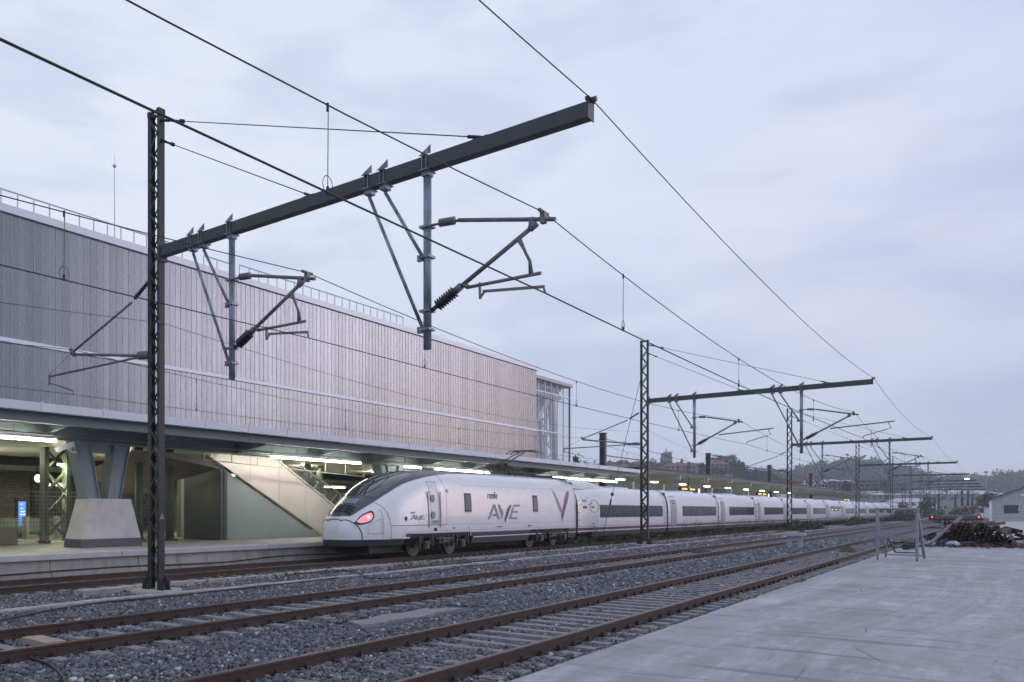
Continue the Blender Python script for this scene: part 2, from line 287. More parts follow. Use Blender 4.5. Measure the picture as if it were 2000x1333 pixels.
# ---------------------------------------------------------------- helpers
class MB:
    def __init__(s): s.v = []; s.f = []; s.sm = []
    def add(s, vs, fs, smooth=False):
        o = len(s.v); s.v += [tuple(v) for v in vs]; s.f += [tuple(i+o for i in f) for f in fs]; s.sm += [smooth]*len(fs)
        return s
    def box(s, a, b):
        x0, y0, z0 = a; x1, y1, z1 = b
        return s.add([(x0, y0, z0), (x1, y0, z0), (x1, y1, z0), (x0, y1, z0), (x0, y0, z1), (x1, y0, z1), (x1, y1, z1), (x0, y1, z1)],
                     [(0, 3, 2, 1), (4, 5, 6, 7), (0, 1, 5, 4), (1, 2, 6, 5), (2, 3, 7, 6), (3, 0, 4, 7)])
    def cb(s, c, d): return s.box([c[i]-d[i]/2 for i in range(3)], [c[i]+d[i]/2 for i in range(3)])
    def bar(s, p, q, w, h=None, up=(0, 0, 1)):
        p = Vector(p); q = Vector(q); h = h or w; d = (q-p).normalized(); u = Vector(up)
        if abs(d.dot(u)) > .98: u = Vector((1, 0, 0))
        r = d.cross(u).normalized()*(w/2); u = r.cross(d).normalized()*(h/2)
        vs = [p-r-u, p+r-u, p+r+u, p-r+u, q-r-u, q+r-u, q+r+u, q-r+u]
        return s.add(vs, [(0, 1, 2, 3), (4, 7, 6, 5), (0, 4, 5, 1), (1, 5, 6, 2), (2, 6, 7, 3), (3, 7, 4, 0)])
    def tube(s, pts, r, n=8, cap=True):
        pts = [Vector(p) for p in pts]; rr = r if isinstance(r, (list, tuple)) else [r]*len(pts); o = len(s.v); prev = None
        for i, p in enumerate(pts):
            d = (pts[min(i+1, len(pts)-1)]-pts[max(i-1, 0)]).normalized()
            u = Vector((0, 0, 1)) if abs(d.z) < .95 else Vector((1, 0, 0))
            a = d.cross(u).normalized(); b = a.cross(d)
            for k in range(n):
                t = 2*math.pi*k/n; s.v.append(tuple(p+(a*math.cos(t)+b*math.sin(t))*rr[i]))
        for i in range(len(pts)-1):
            for k in range(n):
                s.f.append((o+i*n+k, o+i*n+(k+1) % n, o+(i+1)*n+(k+1) % n, o+(i+1)*n+k)); s.sm.append(n > 6)
        if cap:
            s.f.append(tuple(o+k for k in range(n))[::-1]); s.f.append(tuple(o+(len(pts)-1)*n+k for k in range(n))); s.sm += [False, False]
        return s
    def prism(s, poly, axis, a, b):
        """poly of 2D points; axis 0,1,2 extruded from a to b"""
        def P(q, t): return {0: (t, q[0], q[1]), 1: (q[0], t, q[1]), 2: (q[0], q[1], t)}[axis]
        n = len(poly)
        return s.add([P(q, a) for q in poly]+[P(q, b) for q in poly], [tuple(range(n))[::-1], tuple(range(n, 2*n))]+[(i, (i+1) % n, n+(i+1) % n, n+i) for i in range(n)])
    def grid(s, P, nu, nv, smooth=True):
        o = len(s.v)
        for i in range(nu+1):
            for j in range(nv+1): s.v.append(tuple(P(i/nu, j/nv)))
        for i in range(nu):
            for j in range(nv):
                a = o+i*(nv+1)+j; s.f.append((a, a+1, a+nv+2, a+nv+1)); s.sm.append(smooth)
        return s
    def disc(s, c, r, axis, t, n=24):
        c = Vector(c); h = [Vector((0, 0, 0)), Vector((0, 0, 0))]; h[0][axis] = -t/2; h[1][axis] = t/2
        return s.tube([c+h[0], c+h[1]], r, n)
    def build(s, name, m, parent=None, local=False):
        me = bpy.data.meshes.new(name); vs = s.v
        if parent is not None and not local:
            L = parent_loc(parent); vs = [(a-L[0], b-L[1], c-L[2]) for a, b, c in vs]
        me.from_pydata(vs, [], s.f); me.polygons.foreach_set('use_smooth', s.sm)
        if m: me.materials.append(m if not isinstance(m, str) else M[m])
        me.update()
        o = bpy.data.objects.new(name, me); COL.objects.link(o)
        if parent is not None: o.parent = parent
        return o
def parent_loc(p):
    L = Vector((0, 0, 0))
    while p is not None: L += p.location; p = p.parent
    return L
def tag(o, label, cat, group=None):
    o['label'] = label; o['category'] = cat
    if group: o['group'] = group
    return o
def thing(name, label, cat, loc=(0, 0, 0), group=None):
    o = bpy.data.objects.new(name, None); COL.objects.link(o); o.location = loc; o.empty_display_size = .3
    return tag(o, label, cat, group)
def struct(name, mb, m, kind='structure'):
    o = mb.build(name, m); o['kind'] = kind; return o
def stuff(o): o['kind'] = 'stuff'; return o
CH = {}
def kids(o):
    return [c for c in COL.objects if c.parent == o]
def dup(root, loc=None, label=None, rz=None, tree=None):
    """copy a thing with its parts and sub-parts"""
    if tree is None: tree = CH.setdefault(root.name, [(c, kids(c)) for c in kids(root)])
    r = root.copy(); COL.objects.link(r)
    if loc is not None: r.location = loc
    if rz is not None: r.rotation_euler.z = rz
    if label: r['label'] = label
    for c, gs in tree:
        d = c.copy(); COL.objects.link(d); d.parent = r
        for g in gs:
            e = g.copy(); COL.objects.link(e); e.parent = d
    return r
def text_mesh(txt, size, loc, parent, name, m, shear=0, xs=1, thick=.004, space=1, wrap=None):
    """lettering on a face that looks to -y (reads along +x)"""
    c = bpy.data.curves.new(name, 'FONT'); c.body = txt; c.size = size; c.shear = shear; c.extrude = thick; c.space_character = space; c.resolution_u = 3
    t = bpy.data.objects.new('tmp', c); COL.objects.link(t); dg = bpy.context.evaluated_depsgraph_get(); dg.update()
    me = bpy.data.meshes.new_from_object(t.evaluated_get(dg)); bpy.data.objects.remove(t)
    for v in me.vertices: x, y, z = v.co; v.co = (x*xs, -z, y)
    if wrap:
        for v in me.vertices: v.co.y += wrap(loc[0]+v.co.x, loc[2]+v.co.z)-loc[1]
    me.materials.clear(); me.materials.append(M[m]); o = bpy.data.objects.new(name, me); COL.objects.link(o)
    o.parent = parent; o.location = Vector(loc)-(parent_loc(parent) if parent else Vector((0, 0, 0))); return o
# ---------------------------------------------------------------- ground, yard, ballast
struct('ground', MB().box((-60, -440, -1.2), (1140, 1140, -.32)), 'earth')
gb = MB().grid(lambda u, v: (-6+330*u, 3.9+15.9*v, -.225+.02*math.sin(u*900)*math.cos(v*31)), 60, 20)
struct('ballast_bed', gb, 'ballast')
random.seed(3); ye = [(57-k*.35, 3.97+random.uniform(-.012, .012)-(.05 if random.random() > .93 else 0)) for k in range(186)]
y = MB(); y.prism([(-8, -40), (62, -40), (62, 3.2)]+ye, 2, -.5, -.02)
struct('concrete_yard', y, 'yard')
y = MB(); y.prism([(62, -60), (200, -60), (200, 1.6), (62, 1.6)], 2, -.5, -.024)
struct('yard_road', y, mat('pale_road', (.46, .45, .44), .85, noise=.2, nscale=.5))

def rail_profile(yc):
    return [(yc-.065, -.15), (yc+.065, -.15), (yc+.065, -.139), (yc+.012, -.122), (yc+.010, -.042), (yc+.036, -.032), (yc+.036, -.004), (yc-.036, -.004), (yc-.036, -.032), (yc-.010, -.042), (yc-.012, -.122), (yc-.065, -.139)]
def make_track(label, yc, s0, s1, first, n_ind, step, width, clips=True):
    t = thing('railway_track', label, 'railway track', (s0, yc, 0), 'railway tracks')
    for sg in (-1, 1):
        r = MB().prism(rail_profile(yc+sg*.87), 0, s0, s1)
        rr = r.build('rail', 'rust', t)
        MB().prism([(yc+sg*.87-.034, -.003), (yc+sg*.87+.034, -.003), (yc+sg*.87+.028, .004), (yc+sg*.87-.028, .004)], 0, s0, s1).build('rail_head', 'railhead', rr)
    # sleeper prototype
    sp = MB(); hw = width/2
    for i in range(1):
        prof = [(-hw, -.33), (hw, -.33), (hw*.82, -.150), (-hw*.82, -.150)]
        sp.prism([(a, b) for a, b in prof], 1, -1.3, 1.3)
    me = None; fm = None
    rest = MB()
    for i in range(int((s1-first)/step)):
        s = first+i*step
        if i < n_ind:
            if me is None:
                o = sp.build('sleeper', 'sleeper', t, local=True); me = o.data
                fm = [None, None]
            else:
                o = bpy.data.objects.new('sleeper', me); COL.objects.link(o); o.parent = t
            if i < 62 and clips:
                for sg in (-1, 1):
                    for q, dy in enumerate((-.10, .10)):
                        if fm[q] is None:
                            c = MB().box((-.06, -.035, -.16), (.06, .035, -.128)); c.disc((0, 0, -.10), .022, 2, .07, 8); c.bar((-.05, 0, -.12), (.05, -.5*dy, -.115), .02)
                            co = c.build('rail_clip', 'darkrust', o, local=True); fm[q] = co.data
                        else: co = bpy.data.objects.new('rail_clip', fm[q]); COL.objects.link(co); co.parent = o
                        co.location = (0, sg*.87+dy, 0)
            o.location = (s-s0+random.uniform(-.02, .02), random.uniform(-.02, .02), random.uniform(-.006, -.001)); o.rotation_euler.z = random.uniform(-.012, .012)
        else:
            rest.box((s-hw*.8, yc-1.3, -.3), (s+hw*.8, yc+1.3, -.172))
            if s < 120:
                for sg in (-1, 1):
                    for dy in (-.1, .1): rest.cb((s, yc+sg*.87+dy, -.13), (.1, .07, .07))
    stuff(rest.build('far_sleepers', 'sleeper', t))
    j = MB()
    return t
TA = make_track('rusty track nearer the platform of the two open tracks', 10.5, -6, 330, 3.5, 100, .62, .25)
TB = make_track('rusty track right beside the concrete yard, closest to the viewer', 5.67, -6, 330, 2.0, 100, .56, .24)
TC = make_track('track along the platform edge that the white train stands on', 18.43, -6, 330, 7, 40, .6, .25, False)

def stones():
    # convex little polyhedra: 6 variants
    base = []
    for k in range(8):
        v = np.array([[x, y_, z] for x in (-1, 1) for y_ in (-1, 1) for z in (-1, 1)], float)
        v *= rng.uniform(.45, 1.0, (8, 3)); base.append(v*np.array([1, rng.uniform(.6, .95), rng.uniform(.5, .8)]))
    F = np.array([(0, 1, 3, 2), (4, 6, 7, 5), (0, 4, 5, 1), (2, 3, 7, 6), (0, 2, 6, 4), (1, 5, 7, 3)])
    P = []
    def scatter(s0, s1, l0, l1, dens, size, zmin=-.225):
        n = int((s1-s0)*(l1-l0)*dens); s = rng.uniform(s0, s1, n); l = rng.uniform(l0, l1, n)
        X = s*math.sin(TH)-l*math.cos(TH); Z = s*math.cos(TH)+l*math.sin(TH)
        px = 558+1581*X/np.maximum(Z, .1); py = 998+1581*2/np.maximum(Z, .1)
        ok = (px > -60) & (px < 2060) & (py < 1420) & (Z > 1)
        keep = np.ones(n, bool)
        for (yc, first, step, wd) in ((10.5, 3.5, .62, .11), (5.67, 2.0, .56, .10), (18.43, 7, .6, .11)):
            onrail = (np.abs(np.abs(l-yc)-.87) < .075)
            d = np.abs(((s-first)/step+.5) % 1-.5)*step
            cov = .55+.45*np.sin(s*.9+yc)*np.sin(s*.37+2*yc)      # some sleepers lie buried, others bare
            bare = rng.uniform(0, 1, n) < (.97-.75*np.clip(cov-.45, 0, 1))
            if yc == 5.67: bare &= (rng.uniform(0, 1, n) < np.clip((s-6.5)/6, .25, 1)) | (s > 12)
            if yc == 10.5: bare &= rng.uniform(0, 1, n) < .93-.5*(np.abs(l-yc) > .95)
            onsl = (d < wd) & (np.abs(l-yc) < 1.3) & bare
            keep &= ~onrail & ~onsl
        for (sa, sb, la, lb) in ((11.0, 15.2, 8.05, 8.95),): keep &= ~((s > sa) & (s < sb) & (l > la) & (l < lb))
        keep &= ~((l > 14.55) & (l < 14.97) & (rng.uniform(0, 1, n) < .95)) & ~((l > 16.2) & (l < 16.62) & (rng.uniform(0, 1, n) < .93))
        ok &= keep; s, l = s[ok], l[ok]; m = len(s)
        r = size*rng.uniform(.55, 1.25, m)*(1+.6*(rng.uniform(0, 1, m) > .93))
        und = .025*np.sin(s*1.3+l*2.1)*np.sin(l*3.3+s*.4)
        z = zmin+rng.uniform(0, .045, m)+und+.03*((np.abs(l-5.67) < 1.3) & (s < 11))
        near = np.minimum(np.abs(np.abs(l-10.5)-.87), np.abs(np.abs(l-5.67)-.87)); br = (rng.uniform(0, 1, m) < .5*np.exp(-near/.22)+.10*(np.abs(l-5.67) < 1.2)).astype(float)
        P.append(np.stack([s, l, z, r, br], 1))
    scatter(2, 20, 3.99, 10.5, 620, .030)
    scatter(3, 22, 10.5, 17.2, 430, .034)
    scatter(20, 42, 3.99, 17.0, 190, .045)
    scatter(42, 75, 3.99, 17.0, 60, .062)
    P_ = np.concatenate(P); n = len(P_)
    print('stones', n)
    idx = rng.integers(0, 8, n); V = np.array(base)[idx]
    a, b_, c = rng.uniform(0, 6.28, (3, n)); b_ = (b_-3.14)*.35
    ca, sa, cb, sb = np.cos(a), np.sin(a), np.cos(b_), np.sin(b_)
    x = V[:, :, 0]*cb[:, None]+V[:, :, 2]*sb[:, None]; z = -V[:, :, 0]*sb[:, None]+V[:, :, 2]*cb[:, None]; yv = V[:, :, 1]
    X = x*ca[:, None]-yv*sa[:, None]; Y = x*sa[:, None]+yv*ca[:, None]
    co = np.stack([X, Y, z], 2)*P_[:, None, 3:4]+P_[:, None, :3]
    me = bpy.data.meshes.new('loose_ballast'); me.vertices.add(n*8); me.vertices.foreach_set('co', co.reshape(-1))
    me.loops.add(n*24); me.polygons.add(n*6)
    fi = (F[None]+8*np.arange(n)[:, None, None]).reshape(-1)
    me.loops.foreach_set('vertex_index', fi.astype(np.int32)); me.polygons.foreach_set('loop_start', (np.arange(n*6)*4).astype(np.int32))
    me.update(calc_edges=True)
    at = me.attributes.new('tone', 'FLOAT', 'FACE'); t = rng.uniform(0, 1, n); t = np.where(P_[:, 4] > .5, rng.uniform(.845, .90, n), t); at.data.foreach_set('value', np.repeat(t, 6).astype(np.float32))
    m = bpy.data.materials.new('ballast_stone'); m.use_nodes = True; nt = m.node_tree; b = nt.nodes['Principled BSDF']; b.inputs['Roughness'].default_value = .75
    an = nt.nodes.new('ShaderNodeAttribute'); an.attribute_name = 'tone'; rp = nt.nodes.new('ShaderNodeValToRGB'); nt.links.new(an.outputs['Fac'], rp.inputs[0])
    e = rp.color_ramp.elements; e[0].color = (.065, .07, .084, 1); e[1].color = (.60, .60, .62, 1)
    for p_, c_ in ((.55, (.145, .152, .172)), (.80, (.225, .23, .25)), (.88, (.17, .125, .105)), (.94, (.24, .24, .26))):
        q = rp.color_ramp.elements.new(p_); q.color = (*c_, 1)
    nt.links.new(rp.outputs[0], b.inputs['Base Color'])
    me.materials.append(m); o = bpy.data.objects.new('loose_ballast', me); COL.objects.link(o); stuff(o)
    o['label'] = 'dark grey crushed stone ballast between and around the rails'
stones()

# cable troughs, kerb strips
st = MB()
for k in range(290):
    a = -2+k*1.0; jz = random.uniform(-.012, .012); jy = random.uniform(-.02, .02)
    st.box((a+.006, 14.6+jy, -.36), (a+.994, 14.93+jy, -.145+jz))
tag(st.build('cable_trough', 'conc'), 'long concrete cable trough running just in front of the tall catenary posts', 'cable trough')
st = MB()
for k in range(100):
    a = 11+k*1.2; jz = random.uniform(-.015, .01); jy = random.uniform(-.03, .03)
    st.box((a+.006, 16.25+jy, -.36), (a+1.194, 16.58+jy, -.09+jz))
tag(st.build('kerb_strip', 'conc'), 'pale concrete kerb strip lying close beside the train', 'kerb')
sl_ = MB(); sl_.prism([(11.25, 8.3), (11.8, 8.22), (12.1, 8.3), (12.9, 8.1), (13.5, 8.22), (14.6, 8.2), (14.45, 8.5), (14.0, 8.62), (14.2, 8.8), (13.2, 8.72), (12.6, 8.86), (12.0, 8.7), (11.5, 8.78)], 2, -.3, -.165)
tag(sl_.build('concrete_slab', 'sleeper'), 'flat broken concrete slab lying in the ballast between the two open tracks', 'slab')
tm = MB(); tm.prism([(6.3, 10.18), (6.62, 10.15), (6.66, 10.9), (6.36, 10.93)], 2, -.16, -.075)
tag(tm.build('wood_block', 'timber'), 'pale timber block wedged between the rails at lower left', 'wood block')

def hose(name, pts, r, label, cat='hose', m='hose'):
    P = [Vector(p) for p in pts]; out_ = []
    for i in range(len(P)-1):
        p0 = P[max(i-1, 0)]; p1 = P[i]; p2 = P[i+1]; p3 = P[min(i+2, len(P)-1)]
        for k in range(8):
            t = k/8; out_.append(.5*((2*p1)+(-p0+p2)*t+(2*p0-5*p1+4*p2-p3)*t*t+(-p0+3*p1-3*p2+p3)*t**3))
    out_.append(P[-1])
    return tag(MB().tube(out_, r, 8).build(name, m), label, cat)
hose('cable_hose', [(6.1, 9.75, -.12), (5.85, 9.65, -.10), (5.65, 9.48, -.11), (5.59, 8.91, -.13), (5.26, 8.12, -.13), (4.9, 7.5, -.13)], .022, 'black hose curving over the ballast at the bottom left corner')
hose('ground_cable', [(5.2, 12.6, -.13), (7.29, 13.25, -.13), (8.71, 13.87, -.13), (10.15, 14.23, -.13), (11.45, 14.13, -.13), (13.38, 14.2, -.13), (16.06, 14.28, -.13), (18.43, 14.4, -.13)], .020, 'dark cable trailing along the ballast in front of the nearest catenary post', 'cable')
hose('ground_cable', [(18.0, 16.1, -.12), (20.6, 16.04, -.12), (19.9, 14.73, -.12), (18.9, 13.5, -.13), (20.38, 13.25, -.13), (24.7, 13.98, -.13), (28.32, 14.09, -.13), (28.9, 14.75, -.1), (25.38, 15.2, -.13), (21.68, 14.9, -.1)], .020, 'dark cable looping over the ballast in front of the train nose', 'cable')

# ---------------------------------------------------------------- station platform
pl = thing('platform', 'concrete station platform with pale coping stones along the train track', 'platform', (0, 20, 0))
MB().box((-6, 20.62, -.3), (320, 33.4, .585)).build('paving', 'floor', pl)
b = MB(); s = -6
while s < 130:
    l = random.uniform(1.55, 1.75); dz = random.uniform(-.006, .006); dy = random.uniform(-.012, .012)
    b.prism([(19.97+dy, .43), (20.0+dy, .41), (20.615, .41), (20.615, .60+dz), (20.0+dy, .60+dz), (19.97+dy, .575)], 0, s+.006, s+l-.006); s += l
b.box((s, 19.98, .41), (320, 20.615, .6)); b.build('coping', 'coping', pl)
b = MB(); s = -6
while s < 100:
    l = 3.1; dy = random.uniform(-.015, .015); b.box((s+.008, 20.13+dy, .085), (s+l-.008, 20.6, .405)); b.box((s+.008, 20.05+dy, -.34), (s+l-.008, 20.6, .08)); s += l
b.box((s, 20.1, -.34), (320, 20.6, .405)); b.build('platform_wall', 'conc', pl)
MB().box((-6, 20.95, .586), (130, 21.12, .592)).build('tactile_strip', mat('tactile', (.5, .46, .34), .7), pl)
hose('wall_cable', [(6, 20.01, .05), (10, 20.02, .065), (13, 20.02, .10), (15.5, 20.03, .10), (17.21, 20.01, .06), (19.51, 20.01, .045), (22.1, 20.01, .13), (24.2, 20.01, .11), (26.5, 20.0, .05), (31, 20.0, .03)], .022, 'black cable strung along the foot of the platform wall', 'cable')

# modern canopy
cn = thing('platform_canopy', 'long blue grey steel platform canopy with pale gutter below the metal clad hall', 'canopy', (28, 22.7, 4))
b = MB(); s = -6.3
while s < 62.7:
    e = min(s+2.08, 62.9); b.prism([(20.26, 4.60), (20.34, 4.58), (20.34, 4.835), (20.26, 4.835)], 0, s+.0, e-.0); b.cb((e, 20.255, 4.73), (.05, .03, .30)); s = e+.001
b.build('gutter', 'gutter', cn)
MB().box((-6.3, 20.36, 4.66), (62.9, 25.6, 4.74)).build('roof_sheet', 'roof', cn)
b = MB()
b.box((-6.3, 20.60, 4.585), (62.9, 20.80, 4.605)); b.box((-6.3, 20.60, 4.31), (62.9, 20.80, 4.33)); b.box((-6.3, 20.69, 4.33), (62.9, 20.705, 4.585))
b.build('edge_beam', 'steel', cn)
b = MB(); b.box((-6.3, 22.55, 4.50), (62.9, 22.85, 4.525)); b.box((-6.3, 22.55, 4.04), (62.9, 22.85, 4.065)); b.box((-6.3, 22.69, 4.065), (62.9, 22.71, 4.5))
b.build('main_beam', 'steel', cn)
MB().box((-6.3, 22.9, 4.30), (62.9, 34, 4.36)).build('soffit', 'soffit', cn)
MB().box((-6.3, 20.85, 4.61), (62.9, 22.9, 4.635)).build('soffit', 'soffit', cn)
for k in range(15):
    s = -3.9+k*4.4
    b = MB(); b.prism([(20.8, 4.58), (20.8, 4.36), (22.69, 4.07), (22.69, 4.58)], 0, s-.012, s+.012)
    b.add([(s-.07, 20.8, 4.355), (s+.07, 20.8, 4.355), (s+.07, 22.69, 4.065), (s-.07, 22.69, 4.065)], [(0, 1, 2, 3)])
    b.build('bracket', 'steel', cn)
MB().tube([(-6, 22.2, 4.16), (62, 22.2, 4.16)], .035, 8).build('service_pipe', 'pipe', cn)
b = MB()
for k in range(33): s = -4.7+k*2.05; b.box((s-.35, 20.42, 4.635), (s+.35, 20.58, 4.66))
b.build('drain_tray', 'gutter', cn)

ordn_ = 'first second third fourth fifth sixth seventh eighth ninth tenth'.split()
def tube_light(s0, s1, L, z, label, m='tube', group='fluorescent platform lights'):
    t = thing('tube_light', label, 'light', ((s0+s1)/2, L, z), group)
    MB().box((s0, L-.06, z+.05), (s1, L+.06, z+.12)).build('housing', 'gutter', t)
    b = MB(); n = max(1, round((s1-s0)/1.5)); l = (s1-s0)/n
    for k in range(n): b.tube([(s0+k*l+.02, L, z), (s0+(k+1)*l-.02, L, z)], .042, 8)
    b.build('lit_tube', m, t)
    b = MB()
    for k in range(n+1): b.tube([(s0+k*l*.98+.05, L, z+.1), (s0+k*l*.98+.05, L, z+.40)], .012, 5)
    b.build('hanger', 'pipe', t)
tube_light(7.0, 14.0, 22.0, 3.96, 'lit fluorescent tube at the left edge above the security camera')
tube_light(23.8, 29.8, 22.0, 3.96, 'lit fluorescent tube over the slanted staircase')
tube_light(33.4, 34.9, 22.0, 3.96, 'short lit fluorescent tube above the train windscreen')
tube_light(36.2, 42.3, 22.0, 3.96, 'lit fluorescent tube above the locomotive left of the pantograph')
tube_light(50.3, 62.2, 22.0, 3.96, 'longest lit fluorescent tube right of the pantograph')

# V shaped columns on concrete plinths
def vcol(s):
    t = thing('v_column', '', 'column', (s, 22.9, .6), 'V shaped canopy columns on concrete plinths')
    def frus(z0, z1, a0, a1, b0, b1):   # half sizes
        return [(s-a0, 22.9-b0, z0), (s+a0, 22.9-b0, z0), (s+a0, 22.9+b0, z0), (s-a0, 22.9+b0, z0), (s-a1, 22.9-b1, z1), (s+a1, 22.9-b1, z1), (s+a1, 22.9+b1, z1), (s-a1, 22.9+b1, z1)]
    F = [(0, 3, 2, 1), (4, 5, 6, 7), (0, 1, 5, 4), (1, 2, 6, 5), (2, 3, 7, 6), (3, 0, 4, 7)]
    MB().add(frus(.585, .87, 1.24, 1.205, .50, .485), F).build('plinth_band', 'plinthband', t)
    MB().add(frus(.871, 2.20, 1.195, .83, .48, .40), F).build('plinth', 'plinth', t)
    for sg in (-1, 1):
        b = MB(); d = .265
        x0, x1 = s-.16+sg*.42, s-.2+sg*.81
        for k in (-1, 1):   # flanges
            b.add([(x0+k*d-.015, 22.65, 2.19), (x0+k*d+.015, 22.65, 2.19), (x0+k*d+.015, 23.15, 2.19), (x0+k*d-.015, 23.15, 2.19),
                   (x1+k*d*1.15-.015, 22.65, 4.06), (x1+k*d*1.15+.015, 22.65, 4.06), (x1+k*d*1.15+.015, 23.15, 4.06), (x1+k*d*1.15-.015, 23.15, 4.06)], F)
        b.add([(x0-d, 22.72, 2.19), (x0+d, 22.72, 2.19), (x0+d, 22.76, 2.19), (x0-d, 22.76, 2.19), (x1-d*1.15, 22.72, 4.06), (x1+d*1.15, 22.72, 4.06), (x1+d*1.15, 22.76, 4.06), (x1-d*1.15, 22.76, 4.06)], F)
        b.build('leg', 'steel', t)
    MB().box((s-1.32, 22.80, 3.74), (s+.95, 22.95, 4.03)).build('head_beam', 'steel', t)
    return t
v0 = vcol(16.4); v0['label'] = 'V shaped steel column on its concrete plinth left of the nearest catenary post'
dup(v0, (-1.2, 22.9, .6), 'V shaped column at the far left, outside the fence')
dup(v0, (33.6, 22.9, .6), 'V shaped steel column rising behind the train windscreen')
dup(v0, (50.6, 22.9, .6), 'V shaped column hidden mostly by the first coach')

# security camera on the first column
t = thing('security_camera', 'grey security camera on a bracket at the V column', 'security camera', (14.9, 22.2, 3.72))
MB().bar((14.15, 22.28, 3.70), (14.72, 22.2, 3.92), .15, .15).build('housing', 'gutter', t)
MB().tube([(14.5, 22.22, 3.78), (14.75, 22.3, 3.68), (15.1, 22.6, 3.7)], .035, 8).build('mount', 'gutter', t)

# metal clad hall
hl = thing('station_hall', 'large hall clad in vertical perforated metal panels above the canopy', 'building', (25, 25, 4.7))
def panels(name, z0, z1):
    b = MB(); s = -8.0; P = .288; i = 0
    while s < 54.8:
        e = min(s+P, 54.83); t1 = random.uniform(-.0006, .0006); t2 = random.uniform(-.0006, .0006)
        yb = 25.0+random.uniform(0, .004); 
        b.add([(s+.005, yb+t1, z0), (e-.005, yb+t2, z0), (e-.005, yb+t2, z1), (s+.005, yb+t1, z1),
               (s+.005, yb+.04, z0), (e-.005, yb+.04, z0), (e-.005, yb+.04, z1), (s+.005, yb+.04, z1)],
              [(0, 1, 2, 3), (0, 3, 7, 4), (1, 5, 6, 2)]); s += P
        i += 1
    o = b.build(name, 'facade', hl); b = MB(); s = -8.0
    while s < 54.6: b.box((s+P-.019, 24.990, z0), (s+P-.006, 25.003, z1)); s += P
    b.build('standing_seams', 'fin_metal', o); return o
panels('lower_panels', 4.75, 7.44); panels('upper_panels', 7.60, 11.74)
MB().box((-8, 25.05, 4.7), (54.83, 25.1, 11.8)).build('backing_wall', 'seam', hl)
MB().box((-8, 24.93, 7.445), (54.85, 25.04, 7.50)).build('band', 'trim', hl)
MB().box((-8, 24.97, 7.50), (54.85, 25.03, 7.595)).build('band_upper', 'trim', hl)
MB().box((-8.0, 24.9, 11.76), (54.9, 25.4, 12.02)).build('parapet', 'trim', hl)
MB().box((-8, 25.11, 4.7), (54.86, 60, 11.70)).build('hall_core', 'seam', hl)
def railing(s0, s1, L, z0, h, label, step=.62, dy=0):
    t = thing('roof_railing', label, 'railing', ((s0+s1)/2, L, z0), 'roof railings')
    b = MB()
    b.tube([(s0, L, z0+h), (s1, L, z0+h)], .030, 6); b.tube([(s0, L, z0+h*.52), (s1, L, z0+h*.52)], .017, 6)
    b.build('rails', 'trim', t)
    n = int((s1-s0)/step)
    for k in range(n+1): x = s0+(s1-s0)*k/n; MB().tube([(x, L, z0), (x, L, z0+h)], .026, 6).build('post', 'trim', t)
railing(8, 22.6, 26, 11.75, 1.2, 'pale roof railing left of the nearest catenary post')
railing(8, 23.5, 27.2, 11.75, .95, 'low rear roof railing seen behind the left roof railing')
railing(24.0, 25.6, 26.2, 11.75, 1.2, 'short piece of roof railing right behind the nearest catenary post')
railing(26.0, 39.3, 26, 11.75, 1.2, 'pale roof railing right of the nearest catenary post')
railing(26.2, 37.6, 27.2, 11.75, .95, 'low rear roof railing seen behind the right roof railing')
b = MB(); b.tube([(19.86, 27, 11.7), (19.86, 27, 15.8)], [.03, .012], 6)
for k in range(8): a = k*math.pi/4; b.tube([(19.86, 27, 15.75), (19.86+.14*math.cos(a), 27+.14*math.sin(a), 15.78)], .008, 4)
b.tube([(19.86, 27, 15.7), (19.86, 27, 15.85)], .05, 8); b.tube([(19.86, 27, 15.8), (19.86, 27, 16.25)], .008, 4)
tag(b.build('lightning_rod', 'trim'), 'thin lightning rod standing on the hall roof', 'lightning rod')

# glass end of the hall
gt = thing('glass_tower', 'glazed frame hall end with white steel trusses behind its glass', 'building', (61, 26.5, 4.7))
gx0, gx1 = 54.95, 64.2
b = MB()
for k in range(8):
    x = gx0+(gx1-gx0)*(k+.5)/8; pass
for k in range(8):
    a = gx0+(gx1-gx0)*k/8; b.add([(a+.05, 26.5, 4.7), (a+(gx1-gx0)/8-.05, 26.5, 4.7), (a+(gx1-gx0)/8-.05, 26.5, 11.75), (a+.05, 26.5, 11.75)], [(0, 1, 2, 3)])
b.build('glazing', 'towerglass', gt)
MB().add([(gx1, 26.55, 4.7), (gx1, 34, 4.7), (gx1, 34, 11.75), (gx1, 26.55, 11.75)], [(0, 1, 2, 3)]).build('side_glazing', 'towerglass', gt)
b = MB()
for k in range(9): a = gx0+(gx1-gx0)*k/8; b.box((a-.03, 26.46, 4.7), (a+.03, 26.54, 11.75))
for z in (7.9, 10.9): b.box((gx0, 26.45, z-.04), (gx1, 26.55, z+.04))
b.build('mullions', 'trim', gt)
b = MB(); b.box((gx0-.1, 26.3, 11.75), (gx1+.25, 28.2, 12.0)); b.box((gx0-.1, 33.2, 11.75), (gx1+.25, 34.2, 12.0)); b.box((gx1-.3, 28.21, 11.75), (gx1+.25, 33.19, 12.0)); b.box((gx1-.06, 26.4, 4.7), (gx1+.06, 26.52, 11.75)); b.build('frame', 'towerdark', gt)
def truss(b, p, q, r): b.bar(p, q, r, r)
b = MB()
